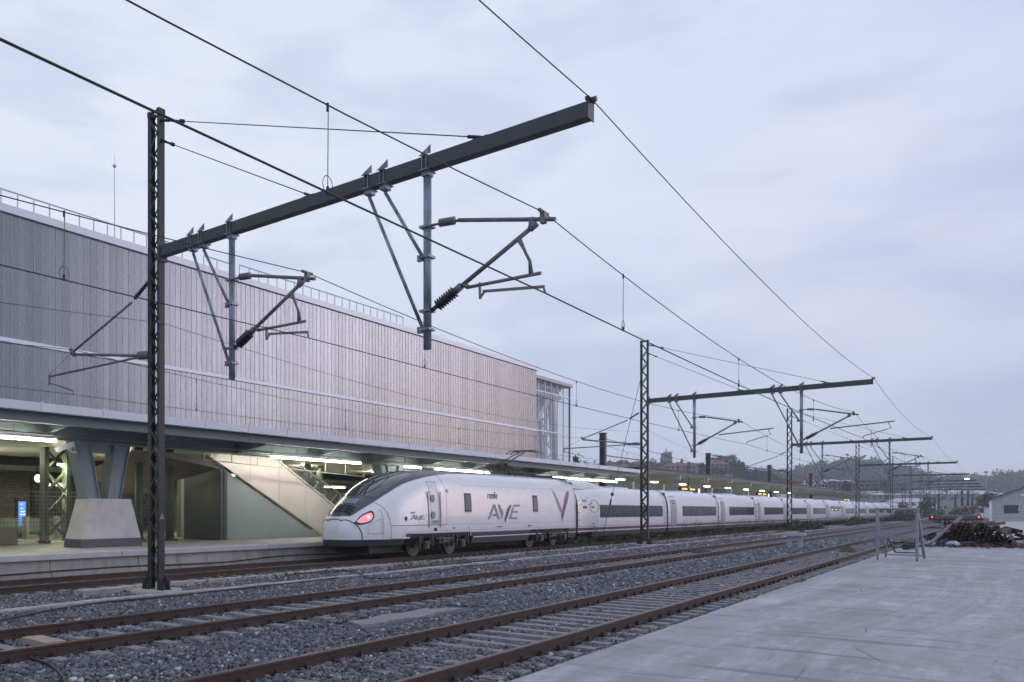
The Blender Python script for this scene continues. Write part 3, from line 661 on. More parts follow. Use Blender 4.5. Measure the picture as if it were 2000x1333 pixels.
for (L, o) in ((27.1, .6), (28.3, 1.2)):
    b.bar((58.5+o, L, 4.7), (58.0+o, L, 8.4), .75, .5); b.bar((58.0+o, L, 8.3), (55.4+o, L, 10.4), .5, .4); b.bar((58.0+o, L, 8.3), (60.6+o, L, 10.6), .5, .4)
    b.bar((62.7+o*.3, L, 4.7), (61.9+o*.3, L, 11.6), .45, .4)
    b.bar((60.4+o, L, 4.7), (60.6+o, L, 10.8), .22, .2); b.bar((55.2, L, 10.9), (63.8, L, 10.9), .25, .25); b.bar((55.2, L, 11.55), (63.8, L, 11.55), .2, .2)
    for k in range(8): x = 55.2+k*1.07; b.bar((x, L, 10.9), (x+.54, L, 11.55), .12); b.bar((x+.54, L, 11.55), (x+1.07, L, 10.9), .12)
    for z in (5.5, 6.6, 7.6, 8.9, 9.8): b.bar((60.6, L, z), (62.3, L, z+.9), .1); b.bar((62.3, L, z), (60.6, L, z+.9), .1)
b.build('steel_trusses', 'whitesteel', gt)


# ---------------------------------------------------------------- under the canopy: stair, hall interior
sx = thing('stair_enclosure', 'metal clad slanted staircase with grey box underneath, on the platform', 'staircase', (26, 24, .6))
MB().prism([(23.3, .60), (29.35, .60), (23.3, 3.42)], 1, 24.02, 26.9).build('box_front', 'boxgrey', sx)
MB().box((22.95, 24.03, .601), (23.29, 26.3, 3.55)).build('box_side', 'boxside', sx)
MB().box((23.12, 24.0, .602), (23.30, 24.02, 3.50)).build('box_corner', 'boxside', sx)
b = MB(); b.prism([(22.25, 4.1), (26.15, 4.12), (30.9, 1.74), (30.9, .62), (29.5, .62), (23.3, 3.50)], 1, 23.94, 24.01)
b.build('slanted_cladding', 'panelstair', sx)
b = MB()
for (x, z0, z1) in ((24.6, 2.95, 4.1), (26.4, 2.1, 3.95), (28.2, 1.3, 3.05)): b.box((x-.008, 23.93, z0), (x+.008, 23.942, z1))
b.bar((22.3, 23.93, 4.0), (29.5, 23.93, .66), .035); b.bar((26.1, 23.92, 4.12), (30.9, 23.92, 1.74), .06); b.build('trim_lines', 'rail', sx)
b = MB(); b.add([(22.9, 24.1, 3.52), (23.35, 24.1, 3.45), (22.3, 24.1, 4.05), (18.6, 24.1, 4.05), (19.4, 29.0, 3.3), (22.5, 29.0, 2.6)], [(0, 1, 2, 3), (0, 3, 4, 5)])
b.build('underside', 'soffbrown', sx)
b = MB()
for L in (24.25, 26.3):
    b.add([(26.2, L, 4.15), (30.9, L, 1.78), (32.6, L, 1.78), (32.6, L, 2.6), (31.2, L, 2.6), (27.6, L, 4.15)], [(0, 1, 2, 3, 4, 5)])
b.build('glass_balustrade', 'clearglass', sx)
b = MB()
for L in (24.25, 26.3):
    b.tube([(27.6, L, 4.15), (31.2, L, 2.62), (32.6, L, 2.62)], .03, 6); b.tube([(26.2, L, 4.18), (30.9, L, 1.8), (32.6, L, 1.2)], .04, 6)
    for x in (31.2, 32.6): b.tube([(x, L, .6), (x, L, 2.62)], .02, 6)
    b.tube([(30.3, L, 2.1), (31.0, L, 2.68)], .02, 6)
b.build('handrail', 'rail', sx)
t = thing('hanging_sign_frame', 'white tubular sign frame hanging under the canopy above the stairs', 'sign frame', (27, 22.6, 3.8))
b = MB(); b.tube([(21.0, 22.9, 3.75), (31.3, 22.9, 3.42)], .025, 6)
for k in range(8): x = 21+k*1.47; b.tube([(x, 22.9, 3.75-.033*(x-21)), (x, 22.9, 4.05)], .02, 6)
b.build('tubes', 'rail', t)

st = thing('station_wall', 'old masonry station wall with arched openings seen under the canopy', 'building', (30, 42, 0))
MB().box((5, 42, .1), (75, 43, 9)).build('wall', 'brick', st)
for i, x in enumerate((20.5, 26.5, 32.5, 38.5, 44.5, 50.5)):
    b = MB(); a = [(x-1.5, .6), (x+1.5, .6), (x+1.5, 3.2)]+[(x+1.5*math.cos(k*math.pi/12), 3.2+1.3*math.sin(k*math.pi/12)) for k in range(1, 12)]+[(x-1.5, 3.2)]
    b.prism(a, 1, 41.9, 41.99); f = b.build('arch_window', 'plaster' if i % 2 == 0 else 'window', st)
    b = MB(); b.box((x-1.4, 41.8, .62), (x+1.4, 41.89, 2.9)); b.build('door', 'window', f)
for z in (4.9, 6.2): MB().box((5, 41.85, z), (75, 41.99, z+.18)).build('cornice', 'plaster', st)
b = MB()
# second platform with its own roof
p2 = thing('far_platform', 'second platform behind the fence with bench and roof', 'platform', (30, 38, 0))
MB().box((5, 36, -.3), (110, 41.9, .6)).build('paving', 'floor', p2)
MB().box((5, 35.6, -.3), (110, 35.99, .62)).build('edge', 'conc', p2)
cr = thing('far_canopy', 'low panelled roof over the second platform, seen behind the stairs', 'canopy', (30, 36, 4.5))
b = MB()
for k in range(42):
    for j in range(3): x = 12+k*2.0; b.add([(x+.02, 35.2+j*2, 3.95+j*.45), (x+1.98, 35.2+j*2, 3.95+j*.45), (x+1.98, 37.16+j*2, 4.39+j*.45), (x+.02, 37.16+j*2, 4.39+j*.45)], [(0, 1, 2, 3)])
b.build('roof_panels', mat('roof_panels', (.30, .30, .36), .6, noise=.2, nscale=2), cr)
MB().box((12, 35.0, 3.7), (96, 35.12, 3.95)).build('edge_beam', 'greensteel', cr)
for i, s in enumerate((30, 34.5, 41, 50, 58, 66)): tube_light(s, s+2.2, 33.2, 3.35, 'far lit fluorescent tube number %s from the left, under the second canopy' % ['one', 'two', 'three', 'four', 'five', 'six'][i], 'tubesoft', 'far fluorescent lights')

def lattice_col(s, L, z1, w, label, m='greensteel'):
    t = thing('lattice_column', label, 'column', (s, L, .6), 'green lattice columns in the hall')
    for sg in (-1, 1): MB().box((s+sg*w-.10, L-.18, .59), (s+sg*w+.10, L+.18, z1)).build('leg', m, t)
    b = MB(); n = 4; h = (z1-.7)/n
    for k in range(n): z = .7+k*h; b.bar((s-w, L, z), (s+w, L, z+h), .10, .05, (0, 1, 0)); b.bar((s+w, L+.03, z), (s-w, L+.03, z+h), .10, .05, (0, 1, 0))
    b.build('bracing', m, t)
lattice_col(17.9, 28.2, 4.3, .50, 'green lattice column right of the station clock')
lattice_col(25.0, 28.2, 4.3, .55, 'green lattice column behind the nearest catenary post')
lattice_col(33.9, 28.2, 4.3, .55, 'green lattice column behind the stair handrails')
lattice_col(43.0, 28.2, 4.3, .55, 'green lattice column hidden behind the locomotive roof')
for s, L, lab in ((14.5, 27, 'dark round column at the left edge behind the fence'), (20.0, 25.6, 'slim dark column left of the stair enclosure'), (21.4, 25.4, 'slim green column touching the stair enclosure')):
    t = thing('steel_column', lab, 'column', (s, L, .6)); MB().tube([(s, L, .6), (s, L, 4.3)], .17 if s > 15 else .26, 14).build('shaft', 'boxside' if s < 15 else 'greensteel', t)
    MB().disc((s, L, .63), .3, 2, .08).build('base', 'boxside', t)
t = thing('bench_block', 'brown box at the foot of the dark column', 'box', (14.6, 26.4, .6)); MB().box((13.9, 26.2, .6), (15.1, 26.8, 1.2)).build('body', 'soffbrown', t)
# clock
t = thing('station_clock', 'round lit station clock hanging on a rod', 'clock', (20.0, 33, 3.27))
MB().disc((20.0, 33.05, 3.27), .26, 1, .16).build('case', 'black', t)
MB().disc((20.0, 32.96, 3.27), .18, 1, .03).build('face', 'clockface', t)
b = MB(); b.bar((20, 32.93, 3.27), (20.09, 32.93, 3.21), .03, .01, (0, 1, 0)); b.bar((20, 32.93, 3.27), (19.90, 32.93, 3.35), .025, .01, (0, 1, 0)); b.build('hands', 'black', t)
MB().tube([(20, 33.05, 3.6), (20, 33.05, 4.4)], .02, 6).build('rod', 'black', t)
t = thing('station_clock', 'small round lit clock behind the stair handrails', 'clock', (36.0, 31, 2.6)); MB().disc((37.2, 31, 2.75), .17, 1, .12).build('case', 'black', t); MB().disc((37.2, 30.92, 2.75), .13, 1, .04).build('face', 'clockface', t)
t = thing('info_screen', 'bright blue upright information screen behind the fence', 'screen', (18.6, 32, .6))
MB().box((18.42, 32, .6), (18.86, 32.2, 2.35)).build('cabinet', 'black', t); MB().box((18.47, 31.975, 1.15), (18.81, 31.995, 2.2)).build('display', 'screen', t)
b = MB()
for z in (1.62, 1.75, 1.9, 2.08): b.box((18.52+random.random()*.05, 31.96, z), (18.68+random.random()*.1, 31.97, z+.03))
b.build('text_lines', 'clockface', t)
b = MB()
for (s, L, z, lab) in ((18.0, 28.0, 3.62, 'small lit lamp at the top of the lattice column right of the clock'), (17.8, 28.6, 2.8, 'small lit lamp low on the lattice column right of the clock'), (18.6, 29, 2.85, 'small lit lamp just right of that column'), (26.5, 27.0, 3.45, 'small lit lamp under the stair glass')):
    t = thing('lamp', lab, 'lamp', (s, L, z)); MB().disc((s, L, z), .14, 2, .05, 12).build('lens', 'lampwarm', t); MB().tube([(s, L, z+.03), (s, L, z+.1)], [.16, .08], 12).build('shade', 'gutter', t)
    ld = bpy.data.lights.new('lamp_light', 'POINT'); ld.energy = 45; ld.color = (1, .96, .62); ld.shadow_soft_size = .12; lo_ = bpy.data.objects.new('lamp_light', ld); COL.objects.link(lo_); lo_.location = (0, 0, -.12); lo_.parent = t
# downlights out of sight behind the beams, added to light the concourse and wall
for i, (s, L) in enumerate(((10, 29), (16, 31), (22, 29), (28, 31), (34, 29), (42, 30), (17, 38.5), (24, 38.5), (32, 38.5), (42, 38.5))):
    z = 4.24 if L < 34 else 5.4
    t = thing('downlight', 'ceiling downlight of the concourse, %s of the ten hidden behind the canopy beams' % ordn_[i], 'lamp', (s, L, z), 'concourse downlights'); MB().disc((s, L, z), .12, 2, .03, 12).build('lens', 'lampwarm', t); MB().tube([(s, L, z+.02), (s, L, z+.06)], [.15, .15], 12).build('rim', 'gutter', t)
    ld = bpy.data.lights.new('downlight_light', 'POINT'); ld.energy = 115; ld.color = (1, .93, .66); ld.shadow_soft_size = .15; lo_ = bpy.data.objects.new('downlight_light', ld); COL.objects.link(lo_); lo_.location = (0, 0, -.15); lo_.parent = t


def mesh_fence(s0, s1, L, z0, h, label):
    t = thing('mesh_fence', label, 'fence', ((s0+s1)/2, L, z0), 'wire mesh fence panels')
    b = MB(); b.tube([(s0, L, z0+.1), (s0, L, z0+h), (s1, L, z0+h), (s1, L, z0+.1), (s0, L, z0+.1)], .021, 6); b.tube([(s0, L, z0+h-.16), (s1, L, z0+h-.16)], .018, 6); b.build('frame', 'fencewire', t)
    b = MB(); n = int((s1-s0)/.13)
    for k in range(1, n): x = s0+(s1-s0)*k/n; b.tube([(x, L, z0+.1), (x, L, z0+h+.05)], .0065, 3, False)
    for k in range(1, 12): z = z0+.1+(h-.1)*k/12; b.tube([(s0, L, z), (s1, L, z)], .0065, 3, False)
    b.build('wire_mesh', 'fencewire', t)
    b = MB(); b.box((s0-.1, L-.25, z0), (s0+.12, L+.25, z0+.1)); b.build('foot', 'boxside', t)
for i, (a, lab) in enumerate(((9.4, 'mesh fence panel out at the far left'), (12.9, 'mesh fence panel at the left picture edge'), (16.4, 'mesh fence panel just left of the concrete plinth'), (19.9, 'mesh fence panel right of the concrete plinth'))):
    mesh_fence(a, a+3.42 if i < 3 else a+2.9, 26.6, .6, 1.9, lab)
t = thing('ticket_barrier', 'low glass barrier with grey posts on the concourse behind the fence', 'barrier', (20, 30.5, .6))
for k in range(5): MB().box((16.5+k*1.5, 30.5, .6), (16.62+k*1.5, 30.9, 1.55)).build('post', 'fencewire', t)
MB().box((16.5, 30.6, .9), (22.6, 30.62, 1.5)).build('glass_panel', 'clearglass', t)

# far old canopy
fc = thing('platform_canopy', 'low older canopy with deep fins, running far behind the coaches', 'canopy', (130, 22, 4.5))
MB().box((63.4, 20.6, 4.86), (208, 20.78, 5.06)).build('edge_beam', 'steel', fc)
MB().box((63.4, 20.4, 5.062), (208, 30, 5.12)).build('roof_sheet', 'roofdark', fc)
MB().box((63.4, 20.79, 4.80), (208, 30, 4.855)).build('soffit', 'fin', fc)
for k in range(17):
    s = 64.85+k*8.45
    MB().prism([(20.62, 4.85), (20.62, 4.42), (24.5, 4.36), (24.5, 4.795), (20.8, 4.795), (20.8, 4.855)], 0, s-.10, s+.10).build('fin', 'fin', fc)
    if k < 9: MB().box((s-.25, 24.5, .6), (s+.25, 25.0, 4.79)).build('pillar', 'fin', fc)
for k in range(9):
    s = 67.0+k*8.45
    t = thing('ceiling_lamp', 'lit lamp under the older canopy, %s from the left' % ['first', 'second', 'third', 'fourth', 'fifth', 'sixth', 'seventh', 'eighth', 'ninth'][k], 'lamp', (s, 22.3, 4.7), 'lamps under the older canopy')
    MB().box((s-.7, 23.3, 4.30), (s+.7, 23.55, 4.38)).build('lens', 'lampfar', t); MB().box((s-.75, 23.28, 4.381), (s+.75, 23.57, 4.41)).build('housing', 'gutter', t); MB().tube([(s, 23.4, 4.49), (s, 23.4, 4.8)], .015, 5).build('hanger', 'pipe', t)
    ld = bpy.data.lights.new('lamp_light', 'POINT'); ld.energy = 45; ld.color = (1, .96, .74); ld.shadow_soft_size = .3; lo_ = bpy.data.objects.new('lamp_light', ld); COL.objects.link(lo_); lo_.location = (0, 1.1, -.45); lo_.parent = t
for i, (s, lab) in enumerate(((76.5, 'first'), (106.0, 'second'), (172, 'third'))):
    t = thing('departure_display', 'amber lit train display over the coach roofs, %s from the left' % lab, 'display', (s, 21.6, 3.65), 'amber departure displays')
    MB().box((s+.3, 21.6, 3.62), (s+5.2, 21.8, 3.88)).build('case', 'black', t)
    for k in range(2): MB().box((s+.6+k*2.4, 21.56, 3.69), (s+2.1+k*2.4, 21.59, 3.82)).build('lit_text', 'led', t)
    MB().disc((s+5.6, 21.5, 3.66), .20, 1, .06, 16).build('clock', 'clockface', t)
    MB().tube([(s+3, 21.7, 3.95), (s+3, 21.7, 4.8)], .04, 6).build('hanger', 'pipe', t)
# ---------------------------------------------------------------- catenary gantries
PL_ = 15.3
def insulator(b, p, q, r, n=7):
    p = Vector(p); q = Vector(q); pts = []; rs = []
    for k in range(n*2+1):
        pts.append(p.lerp(q, k/(n*2))); rs.append(r if k % 2 else r*.45)
    b.tube(pts, rs, 12)
def bracket(b, L, z=8.0):
    b.prism([(L-.13, z+.12), (L+.13, z+.12), (L-.13, z+.27)], 0, -.112, -.104); b.box((-.14, L-.06, z+.105), (.14, L+.06, z+.118)); b.box((-.15, L-.09, z-.158), (.15, L+.09, z-.142)); b.box((-.09, L-.07, z-.24), (.09, L+.07, z-.16))
    for k in (-1, 1): b.box((k*.118-.007, L-.05, z-.15), (k*.118+.007, L-.035, z+.12)); b.box((k*.118-.007, L+.035, z-.15), (k*.118+.007, L+.05, z+.12))
def drop_arm(root, L0, kind, mirror=False):
    """drop tube at lateral L0 with its struts and cantilever reaching toward smaller L (absolute lateral coordinates)"""
    b = MB(); b.tube([(0, L0, 7.84), (0, L0, 4.68)], .072, 10)
    bracket(b, L0); 
    for z in (6.32, 5.03, 6.86, 5.36): b.box((-.11, L0-.10, z-.02), (.11, L0+.11, z+.02))
    b.build('drop_tube', 'galv', root)
    for dL, z in ((1.27, 5.05), (.91, 6.34)):
        b = MB(); b.tube([(0, L0+dL, 7.72), (0, L0+.09, z)], .034, 8); bracket(b, L0+dL); b.box((-.03, L0+.04, z-.06), (.03, L0+.2, z+.05)); b.build('strut', 'galv', root)
    return cantilever(root, L0, kind)
def cantilever(root, L0, kind):
    c = MB(); c.tube([(0, L0-.62, 6.84), (0, L0-2.36, 6.44)], .036, 8); c.tube([(0, L0-.08, 6.88), (0, L0-.66, 6.83)], .022, 6)
    cn_ = c.build('cantilever', 'pipe', root)
    b = MB(); insulator(b, (0, L0-.24, 6.88), (0, L0-.56, 6.85), .075, 8); b.build('insulator', 'insul2', cn_)
    b = MB(); b.tube([(0, L0-.08, 5.36), (0, L0-.20, 5.42)], .04, 8); insulator(b, (0, L0-.20, 5.42), (0, L0-.56, 5.62), .11, 8); b.build('insulator', 'insul', cn_)
    b = MB(); b.tube([(0, L0-.56, 5.62), (0, L0-2.02, 6.43)], .040, 8); b.tube([(0, L0-.56, 5.62), (0, L0-.68, 5.69)], .065, 10); b.tube([(0, L0-1.93, 6.38), (0, L0-2.05, 6.45)], .058, 10); b.box((-.03, L0-2.0, 6.42), (.03, L0-1.92, 6.56)); b.build('diagonal_tube', 'pipe', cn_)
    b = MB()
    b.box((-.05, L0-2.20, 6.42), (.05, L0-2.12, 6.60)); b.tube([(-.16, L0-2.16, 6.60), (.16, L0-2.16, 6.60)], .03, 6); b.build('clamp', 'pipe', cn_)
    if kind == 0:
        b = MB(); b.tube([(0, L0-.80, 5.64), (0, L0-2.12, 5.63)], .030, 8); b.tube([(0, L0-.72, 5.70), (0, L0-.82, 5.64)], .04, 8); b.build('registration_tube', 'pipe', cn_)
        b = MB(); b.tube([(0, L0-1.74, 6.26), (0, L0-1.82, 6.10), (0, L0-1.93, 5.86), (0, L0-1.95, 5.65)], [.045, .028, .028, .042], 8); b.build('link', 'pipe', cn_)
        b = MB(); b.bar((0, L0-1.09, 5.52), (0, L0-2.18, 5.40), .03, .045); b.tube([(0, L0-2.16, 5.40), (0, L0-2.19, 5.30)], .018, 6); b.bar((0, L0-1.03, 5.68), (0, L0-1.04, 5.40), .035); b.bar((0, L0-1.04, 5.42), (0, L0-1.13, 5.52), .03); b.build('steady_arm', 'pipe', cn_)
    else:
        b = MB(); b.tube([(0, L0-1.2, 5.85), (0, L0-3.75, 6.03)], .030, 8); b.build('registration_tube', 'pipe', cn_)
        b = MB(); b.tube([(0, L0-3.5, 6.02), (0, L0-3.62, 5.72), (0, L0-3.45, 5.66), (0, L0-2.55, 5.40), (0, L0-2.53, 5.30)], .022, 6); b.build('steady_arm', 'pipe', cn_)
    return cn_
def gantry(kind):
    t = thing('catenary_gantry', '', 'catenary mast', (0, 0, 0), 'lattice catenary masts with long beams')
    for sg in (-1, 1):
        b = MB(); L = PL_+sg*.205
        b.box((-.085, L-.012, -.12), (.085, L+.012, 11.4))
        for k in (-1, 1): b.box((k*.085-(.012 if k > 0 else 0), L-(.07 if sg > 0 else -.012), -.12), (k*.085+(.012 if k < 0 else 0), L+(.07 if sg < 0 else -.012), 11.4))
        b.build('post_leg', 'post', t)
    b = MB(); n = 30
    for f in (-1, 1):
        for k in range(n):
            z = .1+k*11.1/n; a, c_ = (PL_-.15, PL_+.15) if (k % 2) else (PL_+.15, PL_-.15)
            b.bar((f*.092, a, z), (f*.092, c_, z+11.1/n), .045, .012, (1, 0, 0))
    b.box((-.10, PL_-.22, 11.30), (.10, PL_-.13, 11.42)); b.box((-.10, PL_+.13, 11.30), (.10, PL_+.22, 11.42)); b.bar((-.09, PL_-.2, 11.36), (-.09, PL_+.2, 11.36), .04); b.bar((.09, PL_-.2, 11.36), (.09, PL_+.2, 11.36), .04)
    b.build('lacing', 'post', t)
    b = MB(); b.tube([(0, PL_, -.25), (0, PL_, -.09)], .62, 24); f = b.build('footing', 'conc', t)
    for k in (-1, 1):
        for j in (-1, 1): b = MB().prism([(PL_+j*.22, -.09), (PL_+j*.40, -.09), (PL_+j*.40, -.02), (PL_+j*.22, .26)], 0, k*.1-.012, k*.1+.012); b.tube([(k*.12, PL_+j*.33, -.09), (k*.12, PL_+j*.33, .12)], .03, 6); b.build('base_gusset', 'post', t)
    b = MB(); b.box((-.10, 4.82, 7.86), (.10, PL_-.22, 8.10)); b.box((-.12, 4.80, 7.84), (.12, 4.815, 8.16)); b.box((-.13, PL_-.26, 7.75), (.13, PL_-.20, 8.22))
    b.build('beam', 'beam', t)
    b = MB(); b.tube([(-.0, 4.72, 8.14), (0, 4.86, 8.14)], .045, 8); b.box((-.12, 4.79, 8.12), (.12, 4.85, 8.17)); b.build('wire_clamp', 'beam', t)
    for (Lb, zt, zb) in ((6.67, 11.14, 8.14), (10.47, 10.66, 8.14)):
        p = Vector((0, PL_-.20, zt)); q = Vector((0, Lb, zb)); b = MB(); b.tube([p, q], .011, 5)
        b.tube([p, p.lerp(q, .035)], .035, 6); b.tube([p.lerp(q, .045), p.lerp(q, .07)], .03, 6); b.tube([p.lerp(q, .08), p.lerp(q, .095)], .05, 6); b.tube([p.lerp(q, .97), q], .03, 6); b.box((-.06, Lb-.15, 8.10), (.06, Lb+.15, 8.13))
        b.build('stay_wire', 'wire', t)
    drop_arm(t, 7.73, kind); drop_arm(t, 12.70, kind)
    # cantilever over the train track
    P0 = PL_+.22
    b = MB(); b.tube([(0, P0+.72, 6.98), (0, 18.75, 6.10)], .030, 8); c = b.build('cantilever', 'pipe', t)
    b = MB(); insulator(b, (0, P0+.08, 7.36), (0, P0+.62, 7.05), .06, 8); b.build('insulator', 'insul', c)
    b = MB(); insulator(b, (0, P0+.06, 5.58), (0, P0+.44, 5.62), .105, 7); b.build('insulator', 'insul2', c)
    b = MB(); b.tube([(0, P0, 5.57), (0, P0+.5, 5.62)], .035, 8); b.tube([(0, P0+.44, 5.62), (0, 18.85, 6.02)], .038, 8); b.tube([(0, 18.7, 5.98), (0, 18.9, 6.16)], .06, 8); b.build('bracket_tube', 'pipe', c)
    b = MB(); b.tube([(0, P0+.46, 5.58), (0, 19.95, 5.54)], .030, 8); b.tube([(0, 19.95, 5.6), (0, 19.95, 5.30)], .03, 6); b.tube([(0, 19.93, 5.36), (0, 18.80, 5.04), (0, 18.78, 4.93)], .020, 6); b.tube([(0, 19.93, 5.6), (0, 18.9, 6.05)], .008, 4); b.build('registration_tube', 'pipe', c)
    b = MB(); b.cb((-.1, PL_-.235, 6.29), (.1, .06, .08)); b.build('feeder_clamp', 'beam', t)
    return t
GS = [12.47, 47.6, 88.3, 134.5, 178, 216, 243, 272, 310]
g0 = gantry(0); g1 = gantry(1)
GL = ['tall lattice mast with a long beam, nearest of the row, left of the train', 'lattice mast in front of the first coach, second nearest of the row', 'third lattice mast from the viewer, among the middle coaches',
      'fourth lattice mast from the viewer', 'fifth lattice mast, just before the far end of the train', 'sixth lattice mast, beyond the end of the train', 'seventh lattice mast, small in the distance', 'eighth lattice mast, far away near the bushes', 'farthest lattice mast of the row']
for i, s in enumerate(GS):
    o = g0 if i == 0 else g1 if i == 1 else dup((g0, g1)[i % 2], (s, 0, 0))
    o.location = (s, 0, 0); o['label'] = GL[i]
b = MB(); b.add([(12.38, 15.08, 1.62), (12.56, 15.08, 1.62), (12.47, 15.08, 1.78)], [(0, 1, 2)])
sgn = thing('warning_plate', 'small triangular warning plate on the nearest catenary mast', 'sign', (12.47, 15.07, 1.6))
MB().prism([(12.40, 1.60), (12.54, 1.60), (12.47, 1.75)], 1, 15.075, 15.082).build('plate', 'timber', sgn)
MB().prism([(12.465, 1.63), (12.48, 1.63), (12.462, 1.71)], 1, 15.066, 15.073).build('flash_mark', 'ink', sgn)

SP = [-24]+GS+[345]
def span_wire(name, Lf, zf, sag, r, label, cat='wire', grp='overhead wires'):
    pts = []
    for i in range(len(SP)-1):
        a, b_ = SP[i], SP[i+1]; n = 14; sg = sag*((b_-a)/36.0)**2 if sag > .1 else sag
        sg = min(sg, 1.0)
        for k in range(n): u = k/n; pts.append((a+(b_-a)*u, Lf(i)*(1-u)+Lf(i+1)*u, zf-4*sg*u*(1-u)))
    pts.append((SP[-1], Lf(len(SP)-1), zf))
    return tag(MB().tube(pts, r, 6).build(name, 'wire'), label, cat, grp)
stg = lambda c: (lambda i: c+(.08 if i % 2 else -.12))
span_wire('contact_wire', lambda i: 5.55 if i % 2 else 5.20, 5.30, .10, .0118, 'thick contact wire over the track beside the yard')
span_wire('messenger_wire', lambda i: 5.57, 6.60, .66, .0088, 'upper messenger wire over the track beside the yard')
span_wire('contact_wire', lambda i: 10.51 if i % 2 else 10.2, 5.28, .10, .0095, 'contact wire over the rusty track nearer the platform')
span_wire('messenger_wire', lambda i: 10.54, 6.60, .62, .0088, 'upper messenger wire over the rusty track nearer the platform')
span_wire('contact_wire', lambda i: 18.78, 4.93, .05, .008, 'contact wire running over the train roofs')
span_wire('messenger_wire', lambda i: 18.8, 6.14, .6, .008, 'upper messenger wire over the train roofs')
span_wire('earth_wire', lambda i: 4.78, 8.14, .42, .009, 'topmost earth wire along the tips of the beams')
span_wire('feeder_wire', lambda i: 15.05, 6.28, .75, .006, 'thin feeder wire fixed to the fronts of the lattice masts')
def dropper(s, L, z0, z1, label):
    t = thing('dropper', label, 'dropper wire', (s, L, z1), 'dropper wires between contact and messenger wires')
    MB().tube([(s, L, z0), (s+.01, L, z1)], .0055, 5).build('rod', 'wire', t)
    b = MB(); b.tube([(s+.0+.085*math.sin(k*.5236)*1, L, z0+.11-.10*math.cos(k*.5236)) for k in range(12)], .005, 4, False); b.build('loop', 'wire', t)
    MB().tube([(s, L, z0), (s, L, z0+.09)], .018, 6).build('clamp', 'wire', t); MB().tube([(s, L, z1-.09), (s, L, z1)], .016, 6).build('clamp', 'wire', t)
def zspan(s, zf, sag):
    for i in range(len(SP)-1):
        if SP[i] <= s < SP[i+1]:
            u = (s-SP[i])/(SP[i+1]-SP[i]); sg = min(sag*((SP[i+1]-SP[i])/36)**2 if sag > .1 else sag, 1.0); return zf-4*sg*u*(1-u)
wd = {'B': (5.55, 'yard track'), 'A': (10.5, 'middle track'), 'C': (18.79, 'train track')}
ordn = 'first second third fourth fifth sixth seventh eighth ninth tenth eleventh twelfth'.split(); ordx = ordn+'thirteenth fourteenth fifteenth sixteenth'.split()
for key, ss, Ls, zc, sc_, zm, sm_ in (('B', [6.9, 16, 25, 36.5, 54, 63, 73, 82], 5.5, 5.30, .1, 6.60, .66), ('A', [6.8, 16.8, 26, 37, 54, 64, 74, 83], 10.45, 5.28, .1, 6.60, .62), ('C', [9, 16.9, 24.5, 33, 41, 55, 66, 77], 18.79, 4.93, .05, 6.14, .6)):
    for i, s in enumerate(ss):
        dropper(s, Ls+(.04 if key != 'C' else 0), zspan(s, zc, sc_), zspan(s, zm, sm_), 'dropper wire over the %s, %s from the left' % (wd[key][1], ordn[i]))
# guy wire at the second mast
t = thing('guy_wire', 'slanted guy wire from the second mast down to the weeds beside the first coach', 'guy wire', (42.8, 16.0, 0))
MB().tube([(42.8, 16.0, .0), (47.4, 15.2, 10.3)], .014, 5).build('cable', 'wire', t)
b = MB(); b.tube([(43.75, 15.84, 2.1), (43.87, 15.82, 2.4)], .05, 6); b.tube([(43.95, 15.80, 2.62), (44.0, 15.79, 2.75)], .08, 8); b.build('insulator', 'insul', t)

# ---------------------------------------------------------------- train
LC = 18.43
def pchip(xs, ys):
    xs = np.array(xs, float); ys = np.array(ys, float); h = np.diff(xs); d = np.diff(ys)/h; m = np.zeros(len(xs)); m[0], m[-1] = d[0], d[-1]
    for i in range(1, len(xs)-1): m[i] = 0 if d[i-1]*d[i] <= 0 else 2*d[i-1]*d[i]/(d[i-1]+d[i])
    def f(x):
        x = min(max(x, xs[0]), xs[-1]); i = min(int(np.searchsorted(xs, x, 'right'))-1, len(xs)-2); t = (x-xs[i])/h[i]
        return float((2*t**3-3*t*t+1)*ys[i]+(t**3-2*t*t+t)*h[i]*m[i]+(-2*t**3+3*t*t)*ys[i+1]+(t**3-t*t)*h[i]*m[i+1])
    return f
SN = 23.2
f_zt = pchip([0, .03, .1, .25, .4, .7, 1.36, 2.3, 3.3, 4.4, 6, 19], [1.08, 1.22, 1.38, 1.60, 1.76, 1.98, 2.34, 2.85, 3.19, 3.39, 3.49, 3.49])
f_w = pchip([0, .03, .1, .3, .6, 1, 1.6, 2.4, 3.5, 5, 19], [.28, .40, .52, .70, .88, 1.05, 1.23, 1.38, 1.46, 1.48, 1.48])
f_p = pchip([0, 1, 3, 6, 19], [2.5, 2.6, 3.0, 4.2, 4.2])
ZB = .95
def hw(t, z):
    w_, p = f_w(t), f_p(t)
    if z <= ZB: return w_*(1-.03*(ZB-z)/.5)
    u = min((z-ZB)/(f_zt(t)-ZB), 1); return w_*max(1-u**p, 0)**(1/p)
def surf(t, z, off=0):
    """point on the near side (toward smaller L), pushed out along the normal"""
    e = .01; P = lambda a, c: Vector((SN+a, LC-hw(a, c), c))
    z = min(z, f_zt(t)-.012)
    p = P(t, z); n = (P(t+e, z)-P(max(t-e, 0), z)).cross(P(t, z+e*.5)-P(t, z-e*.5))
    n = n.normalized() if n.length > 0 else Vector((0, -1, 0))
    if n.y > 0: n = -n
    return p+n*off
pc = thing('power_car', 'white streamlined locomotive with dark windscreen and big AVE lettering', 'locomotive', (SN, LC, 0))
